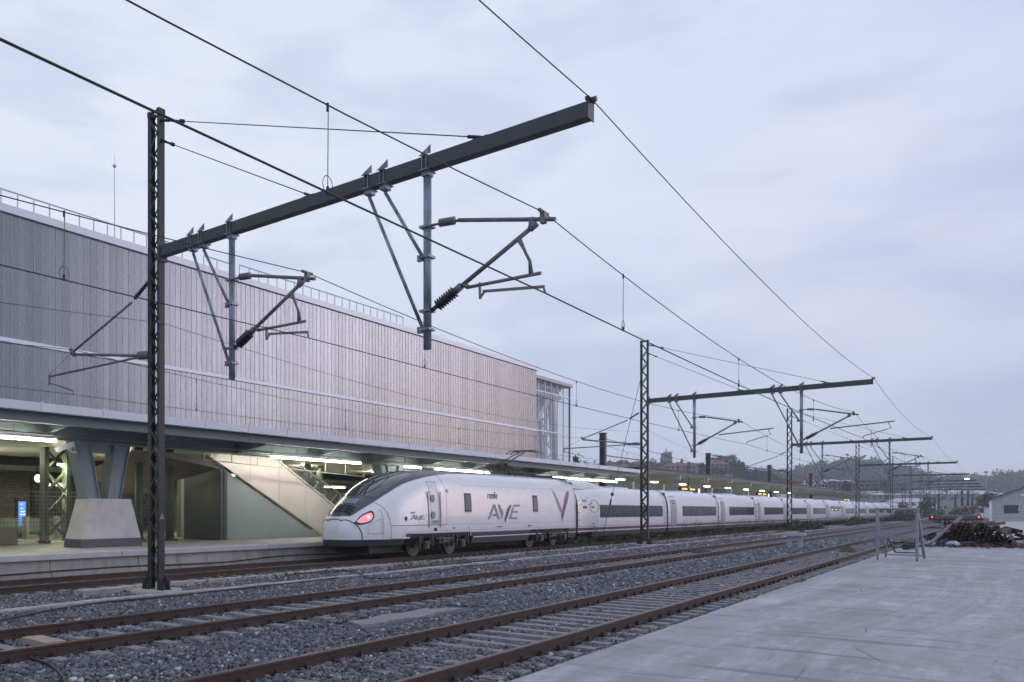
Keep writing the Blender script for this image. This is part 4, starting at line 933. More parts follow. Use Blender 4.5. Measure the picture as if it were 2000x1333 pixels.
def section(t, z0, n, zmax=None):
    """closed half profile, angle parametrised from z0 up over the roof"""
    zt, w_, p = f_zt(t), f_w(t), f_p(t); pts = [(hw(t, z0+(ZB-z0)*k/4), z0+(ZB-z0)*k/4) for k in range(4)]
    for k in range(n+1):
        a = math.pi/2*k/n; pts.append((w_*math.cos(a)**(2/p) if k < n else 0, ZB+(zt-ZB)*math.sin(a)**(2/p)))
    return pts
ts = [0, .012, .03, .06, .1, .16, .25, .36, .5, .7, .95, 1.25, 1.6, 2, 2.4, 2.8, 3.2, 3.6, 4, 4.5, 5, 5.6, 6.2, 7]+[7.5+k*.5 for k in range(23)]+[18.8]
Z0 = .74
b = MB(); o = 0; n = 22; rows = []
for t in ts:
    h = section(t, Z0, n); row = [Vector((SN+t, LC-y_, z)) for y_, z in h]+[Vector((SN+t, LC+y_, z)) for y_, z in reversed(h[:-1])]
    rows.append(row)
m_ = len(rows[0]); b.v = [tuple(p) for r_ in rows for p in r_]
for i in range(len(rows)-1):
    for j in range(m_-1): b.f.append((i*m_+j, (i+1)*m_+j, (i+1)*m_+j+1, i*m_+j+1)); b.sm.append(True)
b.f.append(tuple(range(m_))); b.sm.append(False); e_ = (len(rows)-1)*m_; b.f.append(tuple(e_+k for k in range(m_))[::-1]); b.sm.append(False)
body = b.build('body', 'white', pc)
# bands: dark lower skirt, with bogie cut-outs
def band(name, m, z0f, z1f, t0, t1, off, parent, n=60, far=True, nz=4):
    b = MB()
    b.grid(lambda u, v: surf(t0+(t1-t0)*u, z0f(t0+(t1-t0)*u)*(1-v)+z1f(t0+(t1-t0)*u)*v, off), n, nz)
    if far:
        def Q(u, v): p = surf(t0+(t1-t0)*u, z0f(t0+(t1-t0)*u)*(1-v)+z1f(t0+(t1-t0)*u)*v, off); return (p.x, 2*LC-p.y, p.z)
        MB().grid(Q, n, nz).build(name, m, parent)
    return b.build(name, m, parent)
k_ = lambda c: (lambda t: c)
# skirt as a solid below the body
def skirt_solid(t0, t1, z0, z1, m='skirt', name='skirt', taper=.0):
    b = MB(); tt = [t for t in ts if t0 < t < t1]; tt = [t0]+tt+[t1]; R_ = []
    for t in tt:
        w1, w0 = hw(t, z1)*.995, hw(t, z1)*(.97-taper)
        R_.append([(SN+t+ (taper if t < .3 else 0), LC-w0, z0), (SN+t, LC-w1, z1), (SN+t, LC+w1, z1), (SN+t+(taper if t < .3 else 0), LC+w0, z0)])
    b.v = [p for r_ in R_ for p in r_]
    for i in range(len(R_)-1):
        for j in range(4): b.f.append((i*4+j, (i+1)*4+j, (i+1)*4+(j+1) % 4, i*4+(j+1) % 4)); b.sm.append(False)
    b.f.append((0, 1, 2, 3)); b.f.append(tuple((len(R_)-1)*4+k for k in (3, 2, 1, 0))); b.sm += [False]*2
    return b.build(name, m, pc)
skirt_solid(0, 2.75, .50, .739, taper=.05); skirt_solid(7.75, 13.2, .42, .66)
skirt_solid(17.95, 18.8, .42, .66)
MB().box((SN+1.0, LC-.95, .22), (SN+3.1, LC+.6, .499)).build('obstacle_deflector', 'black', pc)
MB().box((SN+2.6, LC-.75, .22), (SN+18.7, LC+.75, .735)).build('underframe', 'black', pc)
band('purple_stripe', 'purple', k_(.725), k_(.885), 7.6, 18.78, .006, pc, 20)
band('purple_stripe', 'purple', k_(.80), k_(.93), 2.75, 3.1, .007, pc, 4)
band('bogie_recess', 'black', k_(.735), k_(.925), 3.0, 7.55, .005, pc, 10); band('bogie_recess', 'black', k_(.735), k_(.90), 13.3, 17.9, .009, pc, 10)
band('lower_line', 'white', k_(.67), k_(.715), 7.8, 18.78, .007, pc, 20)
band('grey_line', 'logogrey', lambda t: .90, lambda t: .915, 3.3, 18.78, .006, pc, 40)
# dark nose mask and roof
zb_pts = pchip([.24, .35, .75, 1.5, 2.15, 3.2, 4.5, 5.5, 7.0, 9.0, 18.8], [1.585, 1.60, 1.80, 2.16, 2.47, 2.86, 3.13, 3.26, 3.36, 3.40, 3.40])
def over(name, m, t0, t1, zlow, off, nu, nv, parent, vmin=0, vmax=1):
    """patch across the top from one side boundary zlow(t) to the other"""
    def P(u, v):
        t = t0+(t1-t0)*u; zl = min(zlow(t), f_zt(t)-.004); p = f_p(t); zt = f_zt(t)
        uu = max((zl-ZB)/(zt-ZB), 0); a0 = math.asin(min(uu**(p/2), 1))
        v = vmin+(vmax-vmin)*v
        a = a0+(math.pi-2*a0)*v; c_ = math.cos(a); y_ = f_w(t)*abs(c_)**(2/p)*(1 if c_ > 0 else -1); z = ZB+(zt-ZB)*math.sin(a)**(2/p)
        g = Vector((-.55 if t < 4 else 0, -c_*1.0, math.sin(a)*1.0)).normalized()
        return Vector((SN+t, LC-y_, z))+g*off
    return MB().grid(P, nu, nv).build(name, m, parent)
over('nose_mask', 'mask', .24, 9.0, zb_pts, .012, 90, 30, pc)
over('roof_cover', mat('roof_grey', (.42, .43, .47), .4), 9.0, 18.75, zb_pts, .010, 20, 16, pc)
wz = pchip([1.35, 1.6, 2.3, 3.2, 3.75, 3.95], [2.32, 2.30, 2.62, 2.98, 3.13, 3.26])
ws = over('windscreen', 'glass', 1.45, 3.9, wz, .022, 26, 20, pc)
b = MB(); 
def top_pt(t, y_, off=.03):
    p = f_p(t); q = min(abs(y_)/f_w(t), 1); return Vector((SN+t-off*.4, LC+y_, ZB+(f_zt(t)-ZB)*(1-q**p)**(1/p)+off*.8))
b.tube([top_pt(1.5, -.35), top_pt(2.1, -.6), top_pt(3.0, -.45, .05)], .016, 6); b.tube([top_pt(1.5, .35), top_pt(2.1, .2), top_pt(3.0, .5, .05)], .016, 6); b.tube([top_pt(1.5, -.35), top_pt(2.5, -.1, .05)], .03, 6)
b.build('wiper', 'black', ws)
b = MB(); b.grid(lambda u, v: top_pt(.85+.32*u, -.42+.5*v, .035), 4, 4); b.build('nose_vent', 'logogrey', pc)
b = MB()
for i in range(3):
    for j in range(2): b.grid(lambda u, v: top_pt(.38+i*.13+.10*u, -.55+j*.42+.36*v, .030), 2, 3)
b.build('nose_grille', 'black', pc)
# coupler hatch outline, seams
def seam(pts, r=.009, m='ink', name='panel_seam', off=.001, mirror=False, close=False):
    out_ = []
    for i in range(len(pts)-1):
        (a, b_), (c_, d_) = pts[i], pts[i+1]; n = max(2, int(math.hypot(c_-a, d_-b_)/.12))
        for k in range(n): out_.append(surf(a+(c_-a)*k/n, b_+(d_-b_)*k/n, off))
    out_.append(surf(*pts[-1], off))
    bb = MB().tube(out_, r, 4, False)
    if mirror: bb.tube([(p.x, 2*LC-p.y, p.z) for p in out_], r, 4, False)
    return bb
b = MB(); hp = [surf(.66, .745, .010), surf(.62, 1.0, .010), surf(.52, 1.20, .010), surf(.38, 1.36, .010), surf(.26, 1.46, .010), surf(.16, 1.455, .010)]
hp2 = [(p.x, 2*LC-p.y, p.z) for p in reversed(hp)]
mid_ = [top_pt(.165, y_, .014) for y_ in (-.35, -.2, 0, .2, .35)]
b.tube(hp+mid_+[Vector(q) for q in hp2], .018, 6, False); b.build('coupler_hatch_seam', 'ink', pc)
sb = MB()
def addseam(pts, r=.007, mirror=True):
    q = seam(pts, r, mirror=mirror); sb.add(q.v, q.f)
addseam([(1.92, .75), (1.90, 1.3), (1.80, 1.7), (1.60, 2.0), (1.35, 2.12)], .009)
addseam([(1.90, 1.24), (5.6, 1.24)], .010); addseam([(5.6, 1.24), (5.62, 2.6), (5.4, 3.2), (5.0, 3.42)], .006); addseam([(1.92, .76), (2.5, .76), (2.8, .96), (3.3, 1.0), (18.7, 1.0)], .004)
addseam([(.88, .95), (1.52, .95)], .005); addseam([(.88, .95), (.86, 1.22), (.92, 1.29), (1.46, 1.50), (1.48, .95)], .005); addseam([(1.56, .80), (1.55, 1.85)], .005); addseam([(1.38, 1.76), (1.53, 1.86)], .005)
addseam([(5.62, 1.24), (18.75, 1.24)], .003); addseam([(7, 2.86), (18.75, 2.86)], .003)
sb.build('panel_seam', 'ink', pc)
b = MB()
for z in (.85, .97, 1.1, 1.22, 1.36, 1.5, 1.62, 1.74): 
    for t in (1.52, 1.78): p = surf(t, z, .003); b.cb(p, (.02, .01, .02))
for t in (.85, .95, 1.05, 1.15): p = surf(t, .955, .003); b.cb(p, (.02, .01, .02))
b.build('rivets', 'ink', pc)
# lamps
def lampshape(pts, off, m, name, parent, mirror):
    q = [surf(t, z, off) for t, z in pts]
    c_ = sum((surf(t, z, off) for t, z in pts), Vector())/len(pts); ct = sum(p[0] for p in pts)/len(pts); cz = sum(p[1] for p in pts)/len(pts); c_ = surf(ct, cz, off+.004)
    b = MB()
    rings = []
    for f_ in (1, .66, .33):
        rings.append([surf(ct+(t-ct)*f_, cz+(z-cz)*f_, off) for t, z in pts])
    vs = [p for r_ in rings for p in r_]+[c_]; n_ = len(pts)
    fs = [(i*n_+j, i*n_+(j+1) % n_, (i+1)*n_+(j+1) % n_, (i+1)*n_+j) for i in range(2) for j in range(n_)]+[(2*n_+j, 2*n_+(j+1) % n_, 3*n_) for j in range(n_)]
    if mirror: vs = [(p[0], 2*LC-p[1], p[2]) for p in vs]
    b.add(vs, fs, True); return b.build(name, m, parent)
HL = [(.385, 1.36), (.50, 1.45), (.66, 1.60), (.84, 1.70), (1.10, 1.80), (1.20, 1.78), (1.22, 1.66), (1.14, 1.50), (1.0, 1.38), (.70, 1.29), (.50, 1.28)]
for mi in (False, True):
    ct = sum(p[0] for p in HL)/len(HL); cz = sum(p[1] for p in HL)/len(HL)
    fr = lampshape(HL, .006, 'ink', 'headlight', pc, mi)
    lampshape([(ct+(t-ct)*.80, cz+(z-cz)*.72) for t, z in HL], .014, 'lamp', 'lens', fr, mi)
    lampshape([(.94+.05*math.cos(a), 1.56+.05*math.sin(a)) for a in [k*.785 for k in range(8)]], .024, 'lamphot', 'bulb', fr, mi)
# side door with rails
NY = LC-1.48
def sidebox(name, m, t0, t1, z0, z1, off, parent=None, n=2):
    return MB().grid(lambda u, v: surf(t0+(t1-t0)*u, z0+(z1-z0)*v, off), n, 8).build(name, m, parent or pc)
sidebox('cab_door', 'whited', 4.42, 4.98, 1.25, 2.95, .004)
b = MB()
for t in (4.42, 4.98): q = seam([(t, 1.22), (t, 2.98)], .008); b.add(q.v, q.f)
for z in (1.25, 2.95): q = seam([(4.42, z), (4.98, z)], .010); b.add(q.v, q.f)
b.build('door_seam', 'ink', pc)
for t in (4.28, 5.12): MB().bar(surf(t, 1.15, .05), surf(t, 2.56, .06), .07, .03, (0, 1, 0)).build('handrail', 'chrome', pc)
for z in (1.62, 2.28): b = MB(); p = surf(4.56, z, .012); b.tube([p, p+Vector((0, -.015, .0))], .15, 16); b.build('door_recess', 'logogrey', pc)
sidebox('door_grille', 'logogrey', 4.5, 4.95, 1.30, 1.42, .012); sidebox('step_recess', 'black', 4.62, 4.86, 1.0, 1.12, .01)
for (t0, t1) in ((7.08, 7.62), (13.6, 14.12)):
    sidebox('side_window', 'winframe', t0-.02, t1+.02, 1.76, 2.52, .006); sidebox('window_pane', 'pipe', t0+.05, t1-.05, 1.82, 2.46, .012)
    b = MB(); b.bar(surf(t0, 1.74, .03), surf(t1, 1.74, .03), .02); b.bar(surf(t0, 2.53, .03), surf(t1, 2.53, .03), .02); b.build('window_rail', 'chrome', pc)
# lettering and marks
def mark(polys, s, z, kx, kz, m, name, off=.010):
    """flat mark laid on the curved side: triangles cut into small pieces that follow the surface"""
    b = MB()
    for poly in polys:
        c = (sum(q[0] for q in poly)/len(poly), sum(q[1] for q in poly)/len(poly))
        import mathutils
        tris = mathutils.geometry.tessellate_polygon([[Vector((x, y_, 0)) for x, y_ in poly]])
        for tr in tris:
            A, B, C_ = [Vector(poly[i]) for i in tr]; n = 9
            P = {}
            for i in range(n+1):
                for j in range(n+1-i):
                    q = A+(B-A)*i/n+(C_-A)*j/n; P[i, j] = len(b.v); b.v.append(tuple(surf(s-SN+q.x*kx, z+q.y*kz, off)))
            for i in range(n):
                for j in range(n-i):
                    b.f.append((P[i, j], P[i+1, j], P[i, j+1])); b.sm.append(False)
                    if i+j < n-1: b.f.append((P[i+1, j], P[i+1, j+1], P[i, j+1])); b.sm.append(False)
    return b.build(name, m, pc)
A_ = [[(0, 0), (.30, 0), (1.05, 1.9), (.95, 2.0), (.80, 2.0)], [(.80, 2.0), (1.10, 2.0), (1.75, 0), (1.40, 0)], [(.62, .42), (1.25, .42), (1.17, .72), (.74, .72)]]
def tri(poly): return poly
V1 = [[(1.45, 2.0), (1.78, 1.95), (2.28, .85), (2.05, .05), (2.02, .05)]]
V2 = [[(2.55, -.45), (2.40, -.1), (2.82, 1.35), (3.15, 1.85), (3.50, 2.0), (3.05, .85)]]
E_ = [[(3.15, 0), (4.35, 0), (4.35, .25), (3.15, .25)], [(3.15, .25), (3.45, .25), (3.85, 1.75), (3.55, 1.5)], [(3.5, .88), (4.45, .88), (4.52, 1.12), (3.6, 1.12)], [(3.62, 1.72), (3.9, 2.0), (4.85, 2.0), (4.78, 1.75)]]
kx, kz = 3.18/4.85, .66/2.0
for g_, c_ in ((A_, 'logogrey'), (V1, 'logogrey'), (V2, 'logodark'), (E_, 'logogrey')): mark(g_, 32.25, 1.42, kx, kz, c_, 'lettering')
for g_, c_ in ((A_, 'logogrey'), (V1, 'logogrey'), (V2, 'logodark'), (E_, 'logogrey')): mark(g_, 26.22, 1.45, 1.05/4.85, .19/2.0, c_, 'lettering')
mark([[(0, 1.56), (.22, 1.5), (.62, .95), (.92, .5), (.66, .62-.15)]], 39.15, 1.25, 1.15, 1.0, 'logogrey', 'brand_mark')
mark([[(.72, -.0), (.60, .33), (1.0, 1.12), (1.30, 1.50), (1.60, 1.58), (1.66, 1.50), (1.1, .66)]], 39.35, 1.25, 1.15, 1.0, 'logopurple', 'brand_mark')
text_mesh('renfe', .46, (32.27, LC-hw(9.5, 2.33)-.012, 2.33), pc, 'lettering', 'ink', shear=.15, xs=.98, thick=.003, wrap=lambda x, z: LC-hw(x-SN, z)-.012)
text_mesh('renfe', .13, (26.22, LC-hw(3.3, 1.7)-.02, 1.69), pc, 'lettering', 'ink', shear=.15, xs=1.05, thick=.002, wrap=lambda x, z: LC-hw(x-SN, z)-.012)
for (s, txt, sz) in ((29.2, '. 8 H', .11), (30.4, '- - ( )', .10), (33.0, 'B 3 7730 046-7', .085), (36.2, 'RENFE F', .10)):
    text_mesh(txt, sz, (s, LC-hw(s-SN, 1.08)-.012, 1.06), pc, 'small_marking', 'ink', xs=1.3, thick=.002)
b = MB(); p = surf(2.75, 1.5, .012); b.tube([p, p+Vector((0, -.004, 0))], .085, 16); b.build('round_emblem', 'ink', pc)
b = MB(); p = surf(5.75, 2.62, .0); b.tube([p, p+Vector((0, -.06, 0))], .08, 12); b.build('side_camera', 'white', pc)
# bogies
def wheelset(b, s, r=.46, LCn=LC):
    for sg in (-1, 1):
        y_ = LCn+sg*.86; b.disc((s, y_, r), r, 1, .13, 28); b.disc((s, y_+sg*.07, r), .36, 1, .03, 24); b.disc((s, y_+sg*.10, r), .12, 1, .12, 14)
    b.tube([(s, LCn-.8, r), (s, LCn+.8, r)], .09, 10)
def bogie(parent, s0, s1, z0=.5, name='bogie'):
    c = (s0+s1)/2; b = MB(); y0 = LC-1.44
    for yy in (LC-1.36, LC+1.24): b.bar((s0-.5, yy+.06, .55), (s1+.5, yy+.06, .55), .12, .16); b.bar((c-.8, yy+.06, .62), (c+.8, yy+.06, .62), .12, .26)
    b.box((c-.25, LC-1.1, .42), (c+.25, LC+1.1, .68))
    f = b.build(name, 'under', parent)
    for s in (s0, s1):
        b = MB(); wheelset(b, s); b.build('wheels', 'wheel', f)
    b = MB()
    for s in (s0, s1):
        for ds in (-.30, .30):
            for k in range(5): b.tube([(s+ds, y0-.03, .55+k*.055), (s+ds, y0-.03, .58+k*.055)], .085, 10)
        b.cb((s, y0-.06, .48), (.30, .14, .28)); b.disc((s, y0-.14, .48), .10, 1, .06, 12); b.bar((s-.42, y0-.05, .35), (s-.42, y0-.05, .85), .05)
        b.bar((s+.45, y0-.1, .42), (s+.40, y0-.1, .88), .05)
    for ds in (-.5, -.2, .15, .5): b.tube([(c+ds, y0-.10, .36), (c+ds+.1, y0-.10, .80)], .045, 8)
    b.tube([(c-.7, y0-.08, .70), (c+.6, y0-.08, .66)], .06, 8); b.tube([(c-.6, y0-.14, .50), (c+.2, y0-.14, .60)], .05, 8)
    b.build('springs_and_dampers', 'wheel', f)
    return f
bogie(pc, 27.2, 30.0); bogie(pc, 37.6, 40.35)
# pantograph
pg = MB()
def pt(s, L, z): return (s, L, z)
for L in (-.45, .45):
    pg.tube([(37.6, LC+L*.5, 3.60), (36.6, LC+L*.5, 4.05)], .03, 6)
pg.tube([(39.4, LC, 3.66), (36.6, LC, 4.10)], .045, 8); pg.tube([(39.0, LC, 3.62), (36.4, LC, 4.0)], .02, 6)
pg.tube([(36.6, LC-.25, 4.10), (38.8, LC-.12, 4.80)], .025, 6); pg.tube([(36.6, LC+.25, 4.10), (38.8, LC+.12, 4.80)], .025, 6); pg.tube([(36.3, LC, 4.05), (38.9, LC, 4.72)], .014, 5)
pg.tube([(36.5, LC-.3, 4.08), (36.5, LC+.3, 4.08)], .045, 8)
for s, L in ((36.4, -.5), (36.4, .5), (38.9, -.5), (38.9, .5)): insulator(pg, (s, LC+L, 3.46), (s, LC+L, 3.66), .06, 4)
pg.bar((36.2, LC-.5, 3.68), (39.3, LC-.5, 3.68), .06); pg.bar((36.2, LC+.5, 3.68), (39.3, LC+.5, 3.68), .06); pg.bar((37.9, LC-.5, 3.68), (37.9, LC+.5, 3.68), .06); pg.bar((39.2, LC-.5, 3.70), (39.2, LC+.5, 3.70), .12)
pf = pg.build('pantograph', 'under', pc)
b = MB()
for ds in (-.25, .25):
    b.tube([(38.85+ds, LC-.85, 4.70), (38.85+ds, LC-.62, 4.84), (38.85+ds, LC+.62, 4.84), (38.85+ds, LC+.85, 4.70)], .022, 6)
b.bar((38.6, LC-.4, 4.80), (39.1, LC-.4, 4.80), .03); b.bar((38.6, LC+.4, 4.80), (39.1, LC+.4, 4.80), .03)
b.tube([(38.6, LC-.5, 4.82), (39.3, LC-.5, 4.72), (39.6, LC-.5, 4.62)], .015, 5); b.build('collector_head', 'under', pf)
b = MB(); b.box((40.0, LC-.5, 3.49), (41.2, LC+.4, 3.60)); b.tube([(34.0, LC-.6, 3.56), (36.2, LC-.4, 3.60), (39.8, LC-.6, 3.58), (41.6, LC-.5, 3.62)], .03, 6)
for s in (33.6, 40.2, 41.0): insulator(b, (s, LC-.6, 3.44), (s, LC-.6, 3.62), .06, 3)
b.build('roof_equipment', 'under', pc)
b = MB(); b.grid(lambda u, v: (41.0+3.1*u if False else 41.3+.7*u, LC-1.3+2.6*v, 3.30+.30*math.sin(math.pi*v)**.35+.0*u), 3, 16); b.build('roof_fairing', 'white', pc)

# coaches
CH_W, CH_T, CH_P = 1.49, 3.19, 3.8
def csec(z):
    if z <= 1.1: return CH_W*(1-.03*(1.1-z)/.6)
    u = min((z-1.1)/(CH_T-1.1), 1); return CH_W*max(1-u**CH_P, 0)**(1/CH_P)
def coach(length, first=False, high=False):
    """coach in its own coordinates: starts at s=0 on the track centre"""
    t = thing('passenger_coach', '', 'train coach', (0, 0, 0), 'white passenger coaches of the train')
    hp_ = [(csec(z), z) for z in (.66, .8, .95, 1.1)]
    for k in range(1, 21): a = math.pi/2*k/20; hp_.append((CH_W*math.cos(a)**(2/CH_P) if k < 20 else 0, 1.1+(CH_T-1.1)*math.sin(a)**(2/CH_P)))
    ring = [(-y_, z) for y_, z in hp_]+[(y_, z) for y_, z in reversed(hp_[:-1])]
    b = MB(); n_ = len(ring); xs = [.10, .16, .24]+[.24+(length-.38)*k/12 for k in range(1, 13)]+[length-.06]
    for i, x in enumerate(xs):
        sc_ = .985 if i in (0, len(xs)-1) else .996 if i == 1 else 1
        b.v += [(x, y_*sc_, .66+(z-.66)*(sc_)) for y_, z in ring]
    for i in range(len(xs)-1):
        for j in range(n_-1): b.f.append((i*n_+j, (i+1)*n_+j, (i+1)*n_+j+1, i*n_+j+1)); b.sm.append(True)
    b.f.append(tuple(range(n_))); b.f.append(tuple((len(xs)-1)*n_+k for k in range(n_))[::-1]); b.sm += [False]*2
    b.build('body', 'white', t)
    def sb(name, m, x0, x1, z0, z1, off, par=None, both=True):
        b = MB(); b.grid(lambda u, v: (x0+(x1-x0)*u, -csec(z0+(z1-z0)*v)-off, z0+(z1-z0)*v), 1, 6)
        o = b.build(name, m, par or t, local=True)
        if both and par is None:
            b = MB(); b.grid(lambda u, v: (x0+(x1-x0)*u, csec(z0+(z1-z0)*v)+off, z0+(z1-z0)*v), 1, 6); b.build(name, m, t, local=True)
        return o
    b = MB(); b.box((-.25 if first else -.1, -1.25, .7), (.15, 1.25, 3.0)); b.build('gangway', 'black', t)
    b = MB(); g0_ = -.16 if first else -.07; q_ = [(-(y_+.004), z) for y_, z in hp_]+[((y_+.004), z) for y_, z in reversed(hp_[:-1])]
    b.grid(lambda u, v: (g0_+(.12-g0_)*u, q_[int(round(v*(len(q_)-1)))][0], q_[int(round(v*(len(q_)-1)))][1]+.003), 1, len(q_)-1); b.build('gap_bellows', 'black', t)
    b = MB(); b.prism([(-1.45, .655), (-1.40, .40), (1.40, .40), (1.45, .655)], 0, 2.2 if first else .2, length-.1); b.build('skirt', 'skirt', t)
    sb('purple_stripe', 'purple', .12, length-.08, .74, .88, .006)
    sb('grey_line', 'logogrey', .12, length-.08, .94, .955, .006)
    sb('lower_line', 'white', .12, length-.08, .675, .72, .008)
    z0, z1 = (1.72, 2.38) if high else (1.42, 2.13)
    a, e = (3.2, 14.2) if first else (3.3, length-.85)
    sb('window_band', 'winframe', a, e, z0, z1, .006)
    nW = 6 if first else 5; wv = (e-a-.2)/nW
    for k in range(nW):
        w0 = sb('window', 'winglass', a+.10+k*wv+.06, a+.10+(k+1)*wv-.06, z0+.05, z1-.05, .013)
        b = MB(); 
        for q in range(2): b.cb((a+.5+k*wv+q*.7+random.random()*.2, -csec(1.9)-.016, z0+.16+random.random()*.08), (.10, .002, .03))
        if k % 2 == 0: b.build('painted_pane_glint', 'lampwarm' if False else 'tubesoft', w0, local=True)  # small glowing plates on the panes imitate lights seen in the glass
    for x in (.5, length-.45):
        b = MB()
        for z in (1.0, 1.3, 1.7, 2.1, 2.35): b.cb((x-.2, -csec(z)-.01, z), (.05, .02, .05))
        b.build('side_fittings', 'ink', t)
    if not first:
        d = sb('door', 'door', .75, 1.95, .80, 2.78, .010)
        sb('door_glass', 'winglass', 1.12, 1.60, 2.28, 2.55, .018, d); sb('door_number', 'clockface' if False else 'gutter', 1.22, 1.48, 2.34, 2.50, .022, d); sb('door_handle', 'chrome', 1.25, 1.42, 1.35, 2.05, .02, d)
        sb('door_edge', 'ink', .70, .745, .80, 2.80, .008); sb('door_edge', 'ink', 1.955, 1.99, .80, 2.80, .008)
    else:
        sb('equipment_door', 'whited', .9, 2.9, .98, 1.55, .006); 
        sb('equipment_vent', 'logogrey', .8, 1.35, 2.25, 2.42, .008); sb('equipment_vent', 'ink', .8, 1.35, 1.92, 2.06, .008)
        b = MB()
        for k in range(24): q = k*math.pi/12; q2 = (k+1)*math.pi/12; b.bar((2.4+.62*math.cos(q), -csec(2.05+.34*math.sin(q))-.008, 2.05+.34*math.sin(q)), (2.4+.62*math.cos(q2), -csec(2.05+.34*math.sin(q2))-.008, 2.05+.34*math.sin(q2)), .015)
        b.build('oval_emblem', 'ink', t)
        b = MB(); b.cb((2.1, -csec(2.0)-.01, 2.0), (.22, .01, .10)); b.cb((2.05, -csec(2.2)-.01, 2.2), (.12, .01, .08)); b.cb((2.3, -csec(1.98)-.01, 2.0), (.1, .01, .1)); b.build('green_mark', mat('green_mark', (.05, .25, .10), .5), t)
        b = MB()
        for x in (.62, 1.62):
            for z in (2.14, 2.5): b.cb((x, -csec(z)-.01, z), (.12, .02, .035))
        b.build('lashing_points', 'ink', t)
        # raised roof fairing behind the locomotive
        b = MB(); b.grid(lambda u, v: (.0+6.2*u, -1.22*(1-.25*u)*math.cos(math.pi*v), 2.98+(.62*(1-u**3.2))*math.sin(math.pi*v)**.55), 18, 18); b.build('roof_fairing', 'white', t)
    b = MB(); c_ = length*.55
    b.prism([(-.8, 3.12), (-.7, 3.24), (.7, 3.24), (.8, 3.12)], 0, c_-1.5, c_+1.5)
    for k in range(5): b.box((c_-1.2+k*.5, -.5, 3.24), (c_-1.05+k*.5, .5, 3.27))
    b.prism([(-.5, 3.14), (-.4, 3.22), (.4, 3.22), (.5, 3.14)], 0, 1.6, 3.0)
    b.build('roof_unit', 'trim', t)
    MB().box((.2, -1.0, .3), (length-.2, 1.0, .66)).build('underframe', 'black', t)
    b = MB()
    for x in ([1.2] if first else [.0]):
        for sg in (-1, 1): b.disc((x, sg*.86, .44), .44, 1, .13, 24); b.disc((x, sg*1.02, .44), .2, 1, .2, 14); b.cb((x, sg*1.2, .62), (1.3, .15, .12)); b.tube([(x-.35, sg*1.25, .4), (x-.35, sg*1.25, .9)], .06, 8); b.tube([(x+.35, sg*1.25, .4), (x+.35, sg*1.25, .9)], .06, 8)
    b.build('wheelset', 'under', t)
    return t
c1 = coach(15.2, True); c1.location = (42.1, LC, 0); c1['label'] = 'first coach right behind the locomotive, with oval emblem and no door'
c2 = coach(12.85); cafe = coach(12.85, high=True)
nm = 'second third fourth fifth sixth seventh eighth ninth tenth eleventh twelfth'.split()
for i in range(11):
    s = 57.35+i*12.72; lab = '%s coach counted from the locomotive' % nm[i]
    if i == 0: lab += ', just right of the second catenary mast'; o = c2; o.location = (s, LC, 0)
    elif i == 5: lab += ', with shorter windows set higher'; o = cafe; o.location = (s, LC, 0)
    else: o = dup(c2, (s, LC, 0))
    o['label'] = lab
rp = dup(pc, (197.4+18.9, LC, 0), 'rear locomotive at the far end of the train'); rp.scale = (-1, -1, 1); rp['group'] = 'train locomotives'; pc['group'] = 'train locomotives'

# ---------------------------------------------------------------- yard objects
# trestle
t = thing('folding_trestle', 'galvanised folding scaffold trestle standing on the concrete yard', 'trestle', (37.8, 3.0, -.02))
fl = [(37.0, 3.6), (36.7, 2.42)]; bl = [(39.2, 3.56), (38.9, 2.35)]
F0, F1 = Vector((37.0, 3.6, 0)), Vector((36.7, 2.42, 0)); B0, B1 = Vector((39.2, 3.56, 0)), Vector((38.9, 2.35, 0))
zz = lambda p, z: Vector((p.x, p.y, z))
def lg(p, q, w=.075, m='trestle', name='leg'): MB().bar(p, q, w, w).build(name, m, t)
lg(zz(F0, .10), zz(F0, 1.87), .09); lg(zz(F1, .10), zz(F1, 1.87), .09)
lg(zz(F1, 1.86)+Vector((.10, .02, 0)), zz(B1, .08), .085); lg(zz(B0, .0), zz(F0, .80)+Vector((.75, -.25, 0)), .06)
for p in (F0, F1, B1): MB().tube([zz(p, -.02), zz(p, .16)], .022, 6).build('foot_screw', 'rust', t)
b = MB(); b.tube([zz(F0, 1.86)+Vector((0, .06, 0)), zz(F1, 1.86)-Vector((0, .06, 0))], .035, 8); b.build('top_rail', 'trestle', t)
for z, w_ in ((1.33, .07), (.85, .11)): MB().bar(zz(F0, z), zz(F1, z), w_, w_).build('cross_rail', 'trestle', t)
b = MB()
G0 = zz(F0, .80)+Vector((.75, -.25, 0)); G1 = zz(F1, .80)+Vector((.75, .10, 0)); H0 = Vector((37.7, 3.12, .25)); H1 = Vector((37.6, 2.5, .25))
for k in range(4): u = k/3; b.bar(G0.lerp(H0, u), G1.lerp(H1, u), .045)
b.bar(G0, H0, .05); b.bar(G1, H1, .05); b.build('hanging_ladder', 'beam', t)
b = MB(); b.bar(zz(F0, .8)+Vector((.0, -.05, 0)), G0, .05); b.bar(zz(F1, .8), G1, .05); b.bar(zz(B0, .1), zz(B1, .1), .04); b.build('brace', 'trestle', t)

